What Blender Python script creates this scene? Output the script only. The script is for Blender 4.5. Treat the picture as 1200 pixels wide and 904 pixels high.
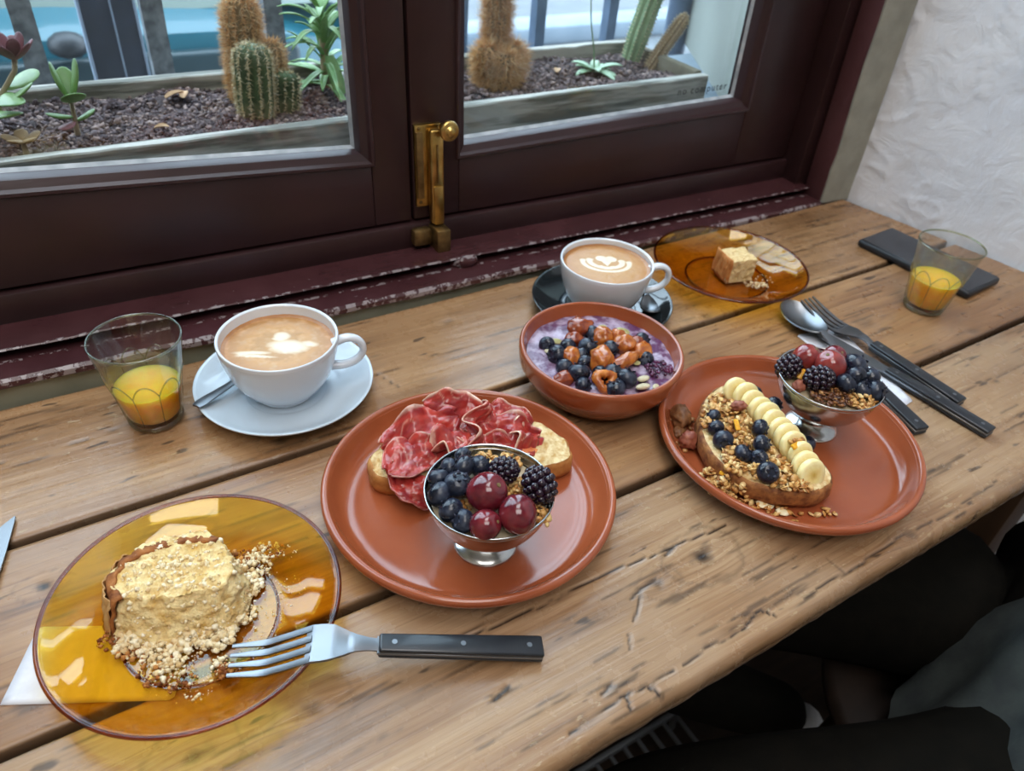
import bpy, bmesh, math, random
import numpy as np
from mathutils import Vector, Matrix, noise

PI = math.pi
scene = bpy.context.scene
COL = scene.collection
for _o in list(bpy.data.objects):
    bpy.data.objects.remove(_o, do_unlink=True)

# ------------------------------------------------------------------ camera
cam_data = bpy.data.cameras.new('camera')
cam = bpy.data.objects.new('camera', cam_data)
COL.objects.link(cam)
_r = (0.85216188, -0.51835399, 0.07161895)
_u = (0.27462143, 0.5595171, 0.7819998)
_w = (0.44542474, 0.64672232, -0.61915026)
cam.matrix_world = Matrix(((_r[0], _u[0], -_w[0], 0.0), (_r[1], _u[1], -_w[1], 0.0), (_r[2], _u[2], -_w[2], 0.42), (0, 0, 0, 1)))
cam_data.sensor_width = 36.0
cam_data.lens = 36.0 * 884.39 / 1200.0
cam_data.clip_start = 0.01
cam_data.clip_end = 80
cam_data.dof.use_dof = True
cam_data.dof.focus_distance = 0.52
cam_data.dof.aperture_fstop = 9.0
scene.camera = cam

# ------------------------------------------------------------------ world, lamps, exposure
world = bpy.data.worlds.new('overcast_sky')
scene.world = world
world.use_nodes = True
_nt = world.node_tree
_nt.nodes.clear()
_out = _nt.nodes.new('ShaderNodeOutputWorld')
_bg = _nt.nodes.new('ShaderNodeBackground')
_tc = _nt.nodes.new('ShaderNodeTexCoord')
_sp = _nt.nodes.new('ShaderNodeSeparateXYZ')
_rp = _nt.nodes.new('ShaderNodeValToRGB')
_rp.color_ramp.elements[0].position = 0.0
_rp.color_ramp.elements[0].color = (0.58, 0.69, 0.82, 1)
_rp.color_ramp.elements[1].position = 0.8
_rp.color_ramp.elements[1].color = (0.66, 0.83, 1.0, 1)
_nt.links.new(_tc.outputs['Generated'], _sp.inputs[0])
_nt.links.new(_sp.outputs['Z'], _rp.inputs[0])
_nt.links.new(_rp.outputs[0], _bg.inputs[0])
_bg.inputs[1].default_value = 3.0
_nt.links.new(_bg.outputs[0], _out.inputs[0])

def area_lamp(name, loc, target, sx, sy, power, color):
    d = bpy.data.lights.new(name, 'AREA')
    d.shape = 'RECTANGLE'; d.size = sx; d.size_y = sy; d.energy = power; d.color = color
    o = bpy.data.objects.new(name, d)
    COL.objects.link(o)
    o.location = loc
    o.rotation_euler = (Vector(target) - Vector(loc)).to_track_quat('-Z', 'Y').to_euler()
    return o
area_lamp('ceiling_lamp_panel', (-0.5, -1.1, 2.6), (-0.2, -0.5, 0.0), 1.6, 1.2, 13.0, (1.0, 0.97, 0.94))
area_lamp('overhead_fill', (0.25, 0.35, 2.4), (0.30, 0.30, 0.0), 1.3, 0.8, 8.0, (0.98, 0.98, 1.0))  # unseen fill light added above the table to brighten it

vs = scene.view_settings
vs.view_transform = 'Standard'
vs.look = 'None'
vs.exposure = 1.65
vs.gamma = 1.0
vs.use_curve_mapping = False
scene.display_settings.display_device = 'sRGB'
cy = scene.cycles
cy.max_bounces = 10
cy.transparent_max_bounces = 24
cy.diffuse_bounces = 4
cy.glossy_bounces = 5
cy.transmission_bounces = 8
cy.sample_clamp_indirect = 6.0
cy.caustics_reflective = False
cy.caustics_refractive = False

# ------------------------------------------------------------------ mesh helpers
_ico = {}
def ico(sub):
    if sub not in _ico:
        bm = bmesh.new()
        bmesh.ops.create_icosphere(bm, subdivisions=sub, radius=1.0)
        bm.verts.ensure_lookup_table()
        _ico[sub] = (np.array([v.co[:] for v in bm.verts]), [tuple(v.index for v in f.verts) for f in bm.faces])
        bm.free()
    return _ico[sub]

def euler(rx, ry, rz):
    return np.array(Matrix.Rotation(rz, 3, 'Z') @ Matrix.Rotation(ry, 3, 'Y') @ Matrix.Rotation(rx, 3, 'X'))

def chaikin(p, k=2):
    p = [np.array(q, float) for q in p]
    for _ in range(k):
        q = [p[0]]
        for a, b in zip(p[:-1], p[1:]):
            q += [a * .75 + b * .25, a * .25 + b * .75]
        q.append(p[-1])
        p = q
    return [tuple(x) for x in p]

def resample(poly, n, closed=True):
    p = np.array(poly, float)
    if closed:
        p = np.vstack([p, p[:1]])
    d = np.r_[0, np.cumsum(np.linalg.norm(np.diff(p, axis=0), axis=1))]
    t = np.linspace(0, d[-1], n + (1 if closed else 0))
    o = np.stack([np.interp(t, d, p[:, i]) for i in range(p.shape[1])], 1)
    return o[:-1] if closed else o

def smooth_loop(poly, n, k=3):
    p = [np.array(q, float) for q in poly]
    for _ in range(k):
        q = []
        for a, b in zip(p, p[1:] + p[:1]):
            q += [a * .75 + b * .25, a * .25 + b * .75]
        p = q
    return resample(p, n)

def N3(p, s, seed=0.0):
    return noise.noise((p[0] * s + seed, p[1] * s + seed * 1.7, p[2] * s - seed))

class MB:
    def __init__(s):
        s.v = []; s.f = []; s.c = None
    def add(s, vs, fs, col=None):
        b = len(s.v)
        s.v.extend(tuple(float(x) for x in q) for q in vs)
        s.f.extend(tuple(i + b for i in f) for f in fs)
        if col is not None:
            if s.c is None:
                s.c = [(1, 1, 1)] * b
            s.c.extend(col if isinstance(col, list) else [col] * (len(s.v) - b))
        return s
    def box(s, lo, hi, bev=0.0, seg=2, R=None, at=(0, 0, 0)):
        bm = bmesh.new()
        bmesh.ops.create_cube(bm, size=1.0)
        lo = np.array(lo, float); hi = np.array(hi, float)
        for v in bm.verts:
            v.co = Vector(lo + (np.array(v.co[:]) + .5) * (hi - lo))
        if bev > 0:
            bmesh.ops.bevel(bm, geom=bm.edges[:], offset=bev, segments=seg, profile=0.5, affect='EDGES')
        bm.verts.ensure_lookup_table(); bm.verts.index_update()
        vs = np.array([v.co[:] for v in bm.verts])
        fs = [tuple(v.index for v in f.verts) for f in bm.faces]
        bm.free()
        if R is not None:
            vs = vs @ np.array(R).T
        return s.add(vs + np.array(at), fs)
    def lathe(s, prof, n=48, c=(0, 0, 0), fn=None, a0=0.0):
        vs = []; rings = []
        for (r, z) in prof:
            if abs(r) < 1e-7:
                rings.append([len(vs)] * n)
                vs.append((c[0], c[1], c[2] + z))
            else:
                ring = []
                for k in range(n):
                    a = a0 + 2 * PI * k / n
                    rr, zz = (r, z) if fn is None else fn(r, z, a)
                    ring.append(len(vs))
                    vs.append((c[0] + rr * math.cos(a), c[1] + rr * math.sin(a), c[2] + zz))
                rings.append(ring)
        fs = []
        for A, B in zip(rings[:-1], rings[1:]):
            for k in range(n):
                q = [A[k], A[(k + 1) % n], B[(k + 1) % n], B[k]]
                q = [x for i, x in enumerate(q) if x != q[i - 1]]
                if len(q) >= 3:
                    fs.append(tuple(q))
        return s.add(vs, fs)
    def tube(s, pts, rad, n=8, cap=True, squash=1.0):
        pts = np.array(pts, float)
        m = len(pts)
        rad = np.full(m, rad) if np.isscalar(rad) else np.array(rad, float)
        T = np.gradient(pts, axis=0)
        T /= np.linalg.norm(T, axis=1)[:, None] + 1e-12
        up = np.array([0, 0, 1.0]) if abs(T[0][2]) < .9 else np.array([1.0, 0, 0])
        vs = []
        for i in range(m):
            a = np.cross(up, T[i]); a /= np.linalg.norm(a) + 1e-12
            b = np.cross(T[i], a); up = b
            for k in range(n):
                t = 2 * PI * k / n
                vs.append(pts[i] + rad[i] * (a * math.cos(t) + b * math.sin(t) * squash))
        fs = [(i * n + k, i * n + (k + 1) % n, (i + 1) * n + (k + 1) % n, (i + 1) * n + k) for i in range(m - 1) for k in range(n)]
        if cap:
            fs += [tuple(range(n))[::-1], tuple((m - 1) * n + k for k in range(n))]
        return s.add(vs, fs)
    def ball(s, c, r, sub=2, amp=0.0, fr=1.5, seed=0.0, R=None, col=None):
        V, F = ico(sub)
        r = np.array(r if hasattr(r, '__len__') else (r, r, r), float)
        if amp:
            k = np.array([1 + amp * noise.noise((q[0] * fr + seed, q[1] * fr - seed, q[2] * fr + seed * .3)) for q in V])
            P = V * k[:, None] * r
        else:
            P = V * r
        if R is not None:
            P = P @ np.array(R).T
        return s.add(P + np.array(c, float), F, col)
    def sheet(s, P, th, col=None):
        nu, nv = P.shape[:2]
        du = np.gradient(P, axis=0); dv = np.gradient(P, axis=1)
        nn = np.cross(du, dv); nn /= np.linalg.norm(nn, axis=2)[..., None] + 1e-12
        A = (P + nn * th / 2).reshape(-1, 3); B = (P - nn * th / 2).reshape(-1, 3)
        k = nu * nv
        g = lambda i, j: i * nv + j
        fs = []
        for i in range(nu - 1):
            for j in range(nv - 1):
                fs.append((g(i, j), g(i + 1, j), g(i + 1, j + 1), g(i, j + 1)))
                fs.append((k + g(i, j), k + g(i, j + 1), k + g(i + 1, j + 1), k + g(i + 1, j)))
        rim = [g(i, 0) for i in range(nu)] + [g(nu - 1, j) for j in range(1, nv)] + [g(i, nv - 1) for i in range(nu - 2, -1, -1)] + [g(0, j) for j in range(nv - 2, 0, -1)]
        for a, b in zip(rim, rim[1:] + rim[:1]):
            fs.append((b, a, k + a, k + b))
        c2 = None if col is None else [tuple(x) for x in np.vstack([col.reshape(-1, 3), col.reshape(-1, 3)])]
        return s.add(np.vstack([A, B]), fs, c2)
    def prism(s, poly, z0, z1, bev=0.0):
        n = len(poly)
        p = np.array(poly, float)
        c = p.mean(0)
        ins = lambda d: p + (c - p) / (np.linalg.norm(c - p, axis=1)[:, None] + 1e-9) * d
        R = [(ins(bev), z0), (p, z0 + bev), (p, z1 - bev), (ins(bev), z1)] if bev else [(p, z0), (p, z1)]
        vs = [(q[0], q[1], z) for pts, z in R for q in pts]
        fs = [(i * n + k, i * n + (k + 1) % n, (i + 1) * n + (k + 1) % n, (i + 1) * n + k) for i in range(len(R) - 1) for k in range(n)]
        fs += [tuple(range(n))[::-1], tuple((len(R) - 1) * n + k for k in range(n))]
        return s.add(vs, fs)
    def map(s, fn):
        s.v = [tuple(fn(q)) for q in s.v]
        return s
    def mesh(s, name, mat, smooth=True, sharp=0.7, recalc=False):
        me = bpy.data.meshes.new(name)
        me.from_pydata(s.v, [], s.f)
        me.materials.append(mat)
        if recalc:
            bm = bmesh.new(); bm.from_mesh(me); bmesh.ops.recalc_face_normals(bm, faces=bm.faces[:]); bm.to_mesh(me); bm.free()
        if smooth:
            me.polygons.foreach_set('use_smooth', [True] * len(me.polygons))
            if sharp:
                me.set_sharp_from_angle(angle=sharp)
        if s.c is not None:
            at = me.color_attributes.new('Col', 'FLOAT_COLOR', 'POINT')
            at.data.foreach_set('color', np.c_[np.array(s.c, float), np.ones(len(s.c))].ravel())
        me.update()
        return me
    def build(s, name, mat, parent=None, loc=(0, 0, 0), rz=0.0, smooth=True, sharp=0.7, kind=None, recalc=False):
        o = bpy.data.objects.new(name, s.mesh(name, mat, smooth, sharp, recalc))
        COL.objects.link(o)
        o.location = loc
        o.rotation_euler = (0, 0, rz)
        if parent is not None:
            o.parent = parent
        if kind:
            o['kind'] = kind
        return o

def put(name, me, parent=None, loc=(0, 0, 0), rot=(0, 0, 0), sc=1.0):
    o = bpy.data.objects.new(name, me)
    COL.objects.link(o)
    o.location = loc; o.rotation_euler = rot
    o.scale = sc if hasattr(sc, '__len__') else (sc, sc, sc)
    if parent is not None:
        o.parent = parent
    return o

def tag(o, label, cat, group=None, kind=None):
    o['label'] = label; o['category'] = cat
    if group: o['group'] = group
    if kind: o['kind'] = kind
    return o

def thing(name, label, cat, loc=(0, 0, 0), rz=0.0, group=None, rot=None):
    o = bpy.data.objects.new(name, None)
    COL.objects.link(o)
    o.empty_display_size = 0.02
    o.location = loc
    o.rotation_euler = rot if rot else (0, 0, rz)
    return tag(o, label, cat, group)

def struct(name, o=None):
    if o is None:
        o = bpy.data.objects.new(name, None)
        COL.objects.link(o)
    o['kind'] = 'structure'
    return o

def dup(root, loc, rz=0.0, label=None, rot=None, sc=None):
    r = root.copy(); COL.objects.link(r)
    r.location = loc; r.rotation_euler = rot if rot else (0, 0, rz)
    if sc: r.scale = (sc, sc, sc) if not hasattr(sc, '__len__') else sc
    if label: r['label'] = label
    for ch in list(root.children):
        c = ch.copy(); COL.objects.link(c); c.parent = r
        for g in list(ch.children):
            d = g.copy(); COL.objects.link(d); d.parent = c
    return r

# 2-D value noise for numpy arrays
def vn(x, y, seed):
    rs = np.random.RandomState(seed)
    L = rs.rand(256, 256)
    xi = np.floor(x).astype(int); yi = np.floor(y).astype(int)
    fx = x - xi; fy = y - yi
    fx = fx * fx * (3 - 2 * fx); fy = fy * fy * (3 - 2 * fy)
    g = lambda a, b: L[a % 256, b % 256]
    return (g(xi, yi) * (1 - fx) + g(xi + 1, yi) * fx) * (1 - fy) + (g(xi, yi + 1) * (1 - fx) + g(xi + 1, yi + 1) * fx) * fy
def fbm(x, y, seed, o=4):
    t = 0; a = .5
    for k in range(o):
        t = t + a * vn(x, y, seed + k); x = x * 2.03; y = y * 2.03; a *= .5
    return t
def segdist(X, Y, poly):
    d = np.full(X.shape, 1e9)
    for (ax, ay), (bx, by) in zip(poly[:-1], poly[1:]):
        vx, vy = bx - ax, by - ay
        t = np.clip(((X - ax) * vx + (Y - ay) * vy) / (vx * vx + vy * vy), 0, 1)
        d = np.minimum(d, np.hypot(X - ax - t * vx, Y - ay - t * vy))
    return d

# ------------------------------------------------------------------ material helpers
class NT:
    def __init__(s, name):
        s.m = bpy.data.materials.new(name); s.m.use_nodes = True
        s.t = s.m.node_tree; s.t.nodes.clear()
        s.out = s.n('ShaderNodeOutputMaterial')
    def n(s, typ, **kw):
        nd = s.t.nodes.new(typ)
        for k, v in kw.items(): setattr(nd, k, v)
        return nd
    def set(s, sock, v):
        if isinstance(v, bpy.types.NodeSocket): s.t.links.new(v, sock)
        else: sock.default_value = v
    def math(s, op, a, b=0.0, c=None):
        nd = s.n('ShaderNodeMath', operation=op)
        s.set(nd.inputs[0], a); s.set(nd.inputs[1], b)
        if c is not None: s.set(nd.inputs[2], c)
        return nd.outputs[0]
    def noise(s, vec, scale, detail=4.0, rough=0.55, dist=0.0):
        nd = s.n('ShaderNodeTexNoise')
        if vec is not None: s.set(nd.inputs['Vector'], vec)
        nd.inputs['Scale'].default_value = scale; nd.inputs['Detail'].default_value = detail
        nd.inputs['Roughness'].default_value = rough; nd.inputs['Distortion'].default_value = dist
        return nd.outputs['Fac']
    def vor(s, vec, scale, feature='F1', rnd=1.0):
        nd = s.n('ShaderNodeTexVoronoi', feature=feature)
        if vec is not None: s.set(nd.inputs['Vector'], vec)
        nd.inputs['Scale'].default_value = scale; nd.inputs['Randomness'].default_value = rnd
        return nd
    def ramp(s, fac, stops, interp='LINEAR'):
        nd = s.n('ShaderNodeValToRGB')
        cr = nd.color_ramp; cr.interpolation = interp
        while len(cr.elements) < len(stops): cr.elements.new(0.5)
        for e, (p, c) in zip(cr.elements, stops):
            e.position = p
            e.color = (c[0], c[1], c[2], 1) if hasattr(c, '__len__') else (c, c, c, 1)
        s.set(nd.inputs[0], fac)
        return nd.outputs[0]
    def mix(s, fac, a, b, mode='MIX'):
        nd = s.n('ShaderNodeMix', data_type='RGBA', blend_type=mode)
        s.set(nd.inputs[0], fac)
        for k, v in ((6, a), (7, b)):
            s.set(nd.inputs[k], v if isinstance(v, bpy.types.NodeSocket) else (v[0], v[1], v[2], 1))
        return nd.outputs[2]
    def coord(s, which='Object', scale=None):
        o = s.n('ShaderNodeTexCoord').outputs[which]
        if scale is None: return o
        mp = s.n('ShaderNodeMapping'); s.set(mp.inputs[0], o); mp.inputs['Scale'].default_value = scale
        return mp.outputs[0]
    def attr(s, name, out='Color'):
        return s.n('ShaderNodeAttribute', attribute_name=name).outputs[out]
    def island(s):
        return s.n('ShaderNodeNewGeometry').outputs['Random Per Island']
    def bump(s, h, strength=0.3, dist=0.002, normal=None):
        nd = s.n('ShaderNodeBump'); nd.inputs['Strength'].default_value = strength; nd.inputs['Distance'].default_value = dist
        s.set(nd.inputs['Height'], h)
        if normal is not None: s.set(nd.inputs['Normal'], normal)
        return nd.outputs[0]
    def bsdf(s, color, rough=0.5, metal=0.0, normal=None, coat=0.0, coat_rough=0.05, spec=0.5, sss=0.0, sss_col=None, ior=1.45, sheen=0.0):
        b = s.n('ShaderNodeBsdfPrincipled')
        s.set(b.inputs['Base Color'], color if isinstance(color, bpy.types.NodeSocket) else (color[0], color[1], color[2], 1))
        s.set(b.inputs['Roughness'], rough); s.set(b.inputs['Metallic'], metal)
        b.inputs['Specular IOR Level'].default_value = spec
        b.inputs['Coat Weight'].default_value = coat; b.inputs['Coat Roughness'].default_value = coat_rough
        b.inputs['IOR'].default_value = ior
        b.inputs['Sheen Weight'].default_value = sheen
        if sss:
            b.inputs['Subsurface Weight'].default_value = sss
            b.inputs['Subsurface Radius'].default_value = sss_col or (0.01, 0.004, 0.002)
            b.inputs['Subsurface Scale'].default_value = 0.5
        if normal is not None: s.set(b.inputs['Normal'], normal)
        return b.outputs[0]
    def done(s, shader):
        s.t.links.new(shader, s.out.inputs['Surface'])
        return s.m

def rgb(h):
    c = [int(h[i:i + 2], 16) / 255 for i in (0, 2, 4)]
    return tuple(x / 12.92 if x <= .04045 else ((x + .055) / 1.055) ** 2.4 for x in c)

def simple(name, c1, c2=None, scale=40.0, rough=0.5, metal=0.0, bump=0.0, bscale=None, bdist=0.001, coat=0.0, spec=0.5, sss=0.0, lo=.35, hi=.65, vec_scale=None, sheen=0.0, sss_col=None):
    t = NT(name)
    co = t.coord('Object', vec_scale)
    col = c1
    if c2 is not None:
        col = t.ramp(t.noise(co, scale), [(lo, c1), (hi, c2)])
    nrm = t.bump(t.noise(co, bscale or scale, 5.0), bump, bdist) if bump else None
    return t.done(t.bsdf(col, rough, metal, nrm, coat, spec=spec, sss=sss, sheen=sheen, sss_col=sss_col))

def island_mat(name, stops, rough=0.5, bump=0.0, bscale=300.0, coat=0.0, nscale=200.0, nmix=0.25, sss=0.0):
    t = NT(name)
    c = t.ramp(t.island(), stops)
    c = t.mix(nmix, c, t.ramp(t.noise(t.coord(), nscale), [(.3, .0), (.7, 1.0)]), 'OVERLAY')
    nrm = t.bump(t.noise(t.coord(), bscale), bump, .0006) if bump else None
    return t.done(t.bsdf(c, rough, 0, nrm, coat, sss=sss))

def clear_glass(name, tint, edge, rough=0.0, ior=1.45, refr=0.0):
    t = NT(name)
    lw = t.n('ShaderNodeLayerWeight'); lw.inputs[0].default_value = 0.35
    col = t.mix(lw.outputs['Facing'], tint, edge)
    tr = t.n('ShaderNodeBsdfTransparent'); t.set(tr.inputs[0], col)
    gl = t.n('ShaderNodeBsdfGlossy'); gl.inputs['Roughness'].default_value = rough
    gl.inputs[0].default_value = (1, 1, 1, 1)
    l2 = t.n('ShaderNodeLayerWeight'); l2.inputs[0].default_value = 0.5
    f0 = ((ior - 1) / (ior + 1)) ** 2
    fr = t.math('ADD', t.math('MULTIPLY', t.math('POWER', l2.outputs['Facing'], 5.0), 1 - f0), f0)
    mx = t.n('ShaderNodeMixShader')
    t.set(mx.inputs[0], fr); t.set(mx.inputs[1], tr.outputs[0]); t.set(mx.inputs[2], gl.outputs[0])
    if refr:
        gb = t.n('ShaderNodeBsdfGlass'); gb.inputs['IOR'].default_value = ior; gb.inputs['Roughness'].default_value = 0.0
        gb.inputs[0].default_value = (tint[0], tint[1], tint[2], 1)
        m2 = t.n('ShaderNodeMixShader'); m2.inputs[0].default_value = refr
        t.set(m2.inputs[1], mx.outputs[0]); t.set(m2.inputs[2], gb.outputs[0])
        return t.done(m2.outputs[0])
    return t.done(mx.outputs[0])

# ------------------------------------------------------------------ materials
def wood_plank_mat(name, c_dark, c_mid, c_light, wear, rough):
    t = NT(name)
    a = t.n('ShaderNodeSeparateColor'); t.set(a.inputs[0], t.attr('Col'))
    sp = t.n('ShaderNodeSeparateXYZ'); t.set(sp.inputs[0], t.coord('Object'))
    off = t.math('MULTIPLY', t.math('SUBTRACT', a.outputs[0], 0.5), 0.2)
    yy = t.math('ADD', sp.outputs[1], off)
    def vec(sx, sy, sz):
        cb = t.n('ShaderNodeCombineXYZ')
        t.set(cb.inputs[0], t.math('MULTIPLY', sp.outputs[0], sx)); t.set(cb.inputs[1], t.math('MULTIPLY', yy, sy)); t.set(cb.inputs[2], t.math('MULTIPLY', sp.outputs[2], sz))
        return cb.outputs[0]
    broad = t.noise(vec(1.6, 26, 10), 1.0, 4, .55, .6)
    fine = t.noise(vec(7, 210, 60), 1.0, 5, .62, .4)
    pore = t.noise(vec(16, 620, 100), 1.0, 3, .6)
    patch = t.noise(t.coord(), 9.0, 4)
    f = t.math('ADD', t.math('MULTIPLY', broad, .62), t.math('MULTIPLY', fine, .38))
    col = t.ramp(f, [(.28, c_dark), (.46, c_mid), (.66, c_light)])
    col = t.mix(t.math('MULTIPLY', t.ramp(patch, [(.42, 0.0), (.62, 1.0)]), .55), col, wear)
    col = t.mix(t.math('MULTIPLY', t.ramp(pore, [(.56, 0.0), (.70, 1.0)]), .30), col, c_dark)
    # pale chips, controlled by the wear mask in blue
    chip = t.noise(vec(70, 190, 60), 1.0, 3, .6)
    thr = t.math('ADD', chip, t.math('MULTIPLY', a.outputs[2], .30))
    col = t.mix(t.math('MULTIPLY', t.ramp(thr, [(.76, 0.0), (.82, 1.0)]), .6), col, (0.42, 0.30, 0.17))
    # little dark dings
    ding = t.noise(vec(26, 90, 30), 1.0, 2, .5)
    col = t.mix(t.math('MULTIPLY', t.ramp(ding, [(.675, 0.0), (.72, 1.0)]), .75), col, (0.035, 0.024, 0.018))
    # knots, cracks and stains drawn by the mask in green
    col = t.mix(t.math('MINIMUM', a.outputs[1], 1.0), col, (0.022, 0.014, 0.010))
    h = t.math('ADD', t.math('MULTIPLY', fine, .6), t.math('MULTIPLY', pore, .25))
    h = t.math('SUBTRACT', h, t.math('MULTIPLY', t.ramp(thr, [(.76, 0.0), (.82, 1.0)]), .25))
    nrm = t.bump(h, .38, .0012)
    rg = t.math('ADD', t.math('MULTIPLY', t.noise(t.coord(), 60, 4), .25), rough)
    return t.done(t.bsdf(col, rg, 0, nrm, spec=.55))

M = {}
M['plank_back'] = wood_plank_mat('oiled_plank_warm', rgb('4c3421'), rgb('8f6a48'), rgb('b59069'), rgb('9c7858'), .16)
M['plank_mid'] = wood_plank_mat('oiled_plank_brown', rgb('47301e'), rgb('8a6342'), rgb('b18a60'), rgb('937356'), .18)
M['plank_front'] = wood_plank_mat('worn_plank_pale', rgb('513a25'), rgb('8f6d4e'), rgb('b49673'), rgb('a08468'), .13)
M['table_leg'] = simple('table_leg_wood', rgb('3a2819'), rgb('4a3422'), 30, .6, bump=.2, vec_scale=(1, 1, .1))

def paint_mat(name, c1, c2, chip_col, rough, amt, edges=()):
    t = NT(name)
    co = t.coord()
    col = t.ramp(t.noise(co, 14, 4), [(.35, c1), (.65, c2)])
    n = t.noise(co, 90, 5, .7)
    for y0, y1 in edges:      # worn strips along the board noses
        sp = t.n('ShaderNodeSeparateXYZ'); t.set(sp.inputs[0], co)
        inside = t.math('MULTIPLY', t.math('GREATER_THAN', sp.outputs[1], y0), t.math('LESS_THAN', sp.outputs[1], y1))
        n = t.math('ADD', n, t.math('MULTIPLY', inside, .17))
    mask = t.ramp(n, [(.70 - amt, 0.0), (.73 - amt, 1.0)])
    col = t.mix(t.math('MULTIPLY', mask, .8), col, chip_col)
    h = t.math('SUBTRACT', t.noise(t.coord('Object', (12, 60, 60)), 1.0, 4), t.math('MULTIPLY', mask, .35))
    return t.done(t.bsdf(col, rough, 0, t.bump(h, .35, .0015), spec=.5))
M['maroon'] = paint_mat('maroon_gloss_paint', rgb('2c1a1b'), rgb('342022'), rgb('3d2928'), .38, -.02)
M['maroon_sill'] = paint_mat('worn_maroon_sill_paint', rgb('402427'), rgb('4e2f32'), rgb('9a9092'), .26, .02, ((.59, .5990), (.6205, .6243)))
M['maroon_light'] = paint_mat('maroon_jamb_paint', rgb('573639'), rgb('644246'), rgb('7d6965'), .45, -.01)
M['grey_plaster'] = simple('grey_green_plaster', rgb('84837a'), rgb('96958a'), 25, .8, bump=.3, bdist=.002)
M['green_wall'] = simple('old_green_wall', rgb('85836f'), rgb('9a9782'), 18, .75, bump=.3, bdist=.002)

def plaster_mat():
    t = NT('white_trowelled_plaster')
    co = t.coord()
    col = t.ramp(t.noise(co, 7, 5), [(.3, rgb('dde1ea')), (.7, rgb('eaedf3'))])
    h = t.math('ADD', t.noise(co, 22, 6, .6, 1.2), t.math('MULTIPLY', t.noise(co, 140, 4), .22))
    return t.done(t.bsdf(col, .75, 0, t.bump(h, .5, .005), spec=.3))
M['plaster'] = plaster_mat()
M['room_paint'] = simple('room_wall_paint', rgb('b9b2a6'), rgb('c4bdb2'), 4, .8)
M['ceiling'] = simple('ceiling_paint', rgb('cfccc6'), None, rough=.9)
M['floor'] = simple('dark_floor_boards', rgb('2b2019'), rgb('3a2b21'), 8, .6, vec_scale=(1, 6, 1))
M['glass'] = clear_glass('window_glass', (.95, .97, .97), (.75, .82, .83))
M['putty'] = simple('white_putty', rgb('b7bcc0'), rgb('8f979d'), 60, .6, bump=.3)
M['brass'] = simple('aged_brass', (.62, .42, .14), (.38, .24, .07), 60, .28, 1.0, bump=.08)
M['brass_dark'] = simple('tarnished_brass', (.16, .10, .04), (.30, .20, .08), 90, .45, .9, bump=.15)
M['ink'] = simple('black_lettering', (.02, .02, .025), rough=.6)

def terracotta_mat():
    t = NT('glazed_terracotta')
    co = t.coord()
    col = t.ramp(t.noise(co, 16, 4), [(.3, rgb('8d4629')), (.7, rgb('9f5433'))])
    sp = t.vor(co, 420)
    col = t.mix(t.math('MULTIPLY', t.ramp(sp.outputs['Distance'], [(.05, 1.0), (.13, 0.0)]), .25), col, rgb('5d2a18'))
    return t.done(t.bsdf(col, .17, 0, t.bump(t.noise(co, 45, 4), .10, .0012), coat=.35, coat_rough=.12))
M['terracotta'] = terracotta_mat()
M['terracotta_rim'] = simple('terracotta_rim_glaze', rgb('a95a3a'), rgb('97492d'), 70, .3, bump=.1, coat=.3)
M['amber'] = clear_glass('amber_glass', (1.0, .865, .36), (.88, .52, .08), 0.02, 1.5)
M['amber_dark'] = clear_glass('amber_glass_thick_edge', (.62, .30, .10), (.22, .07, .02), 0.02, 1.5)
M['tumbler'] = clear_glass('tumbler_glass', (.985, .99, .985), (.82, .85, .80), 0.0, 1.5, .06)
M['tumbler_rim'] = clear_glass('tumbler_rim_glass', (.80, .82, .70), (.55, .56, .42), 0.0, 1.6)
M['white_china'] = simple('white_glazed_china', rgb('d3d8df'), None, rough=.18, coat=.4)
M['blue_china'] = simple('pale_blue_white_china', rgb('c3d0da'), None, rough=.2, coat=.4)
M['black_china'] = simple('black_glazed_china', (.012, .016, .018), None, rough=.1, coat=.5)
M['steel'] = simple('brushed_steel', (.50, .50, .49), (.43, .43, .42), 180, .20, 1.0, bump=.03)
M['steel_cut'] = simple('polished_cutlery_steel', (.21, .22, .235), None, 60, .34, 1.0)
M['handle'] = simple('black_resin_handle', (.010, .012, .016), (.016, .018, .022), 60, .28, coat=.15, bump=.03)
M['phone_body'] = simple('black_phone_case', (.012, .013, .016), None, rough=.45)
M['phone_glass'] = simple('phone_glass', (.010, .012, .018), None, rough=.16, coat=.3)
M['napkin'] = simple('white_paper_napkin', rgb('dcdde4'), rgb('d2d3dc'), 120, .85, bump=.25)

def juice_mat():
    t = NT('orange_juice')
    c = t.ramp(t.noise(t.coord(), 160, 4), [(.35, (1.0, .44, .008)), (.7, (1.0, .56, .015))])
    return t.done(t.bsdf(c, .25, 0, None, sss=1.0, sss_col=(.05, .03, .006)))
M['juice'] = juice_mat()
def col_attr_mat(name, rough, bump=0.0, bscale=300, coat=0.0, sss=0.0, nmix=.0, nscale=200, sss_col=None):
    t = NT(name)
    c = t.attr('Col')
    if nmix:
        c = t.mix(nmix, c, t.ramp(t.noise(t.coord(), nscale), [(.3, 0.0), (.7, 1.0)]), 'OVERLAY')
    nrm = t.bump(t.noise(t.coord(), bscale, 4), bump, .0008) if bump else None
    return t.done(t.bsdf(c, rough, 0, nrm, coat, sss=sss, sss_col=sss_col))
M['coffee'] = col_attr_mat('milk_coffee_foam', .35, .05, 700)
M['ham'] = col_attr_mat('cured_ham', .28, .12, 200, coat=.35, sss=.2, nmix=.12, nscale=240, sss_col=(.006, .001, .001))
M['crust'] = simple('bread_crust', rgb('9a5f2c'), rgb('c58b4b'), 70, .65, bump=.5, bscale=240, bdist=.0012)
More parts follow.
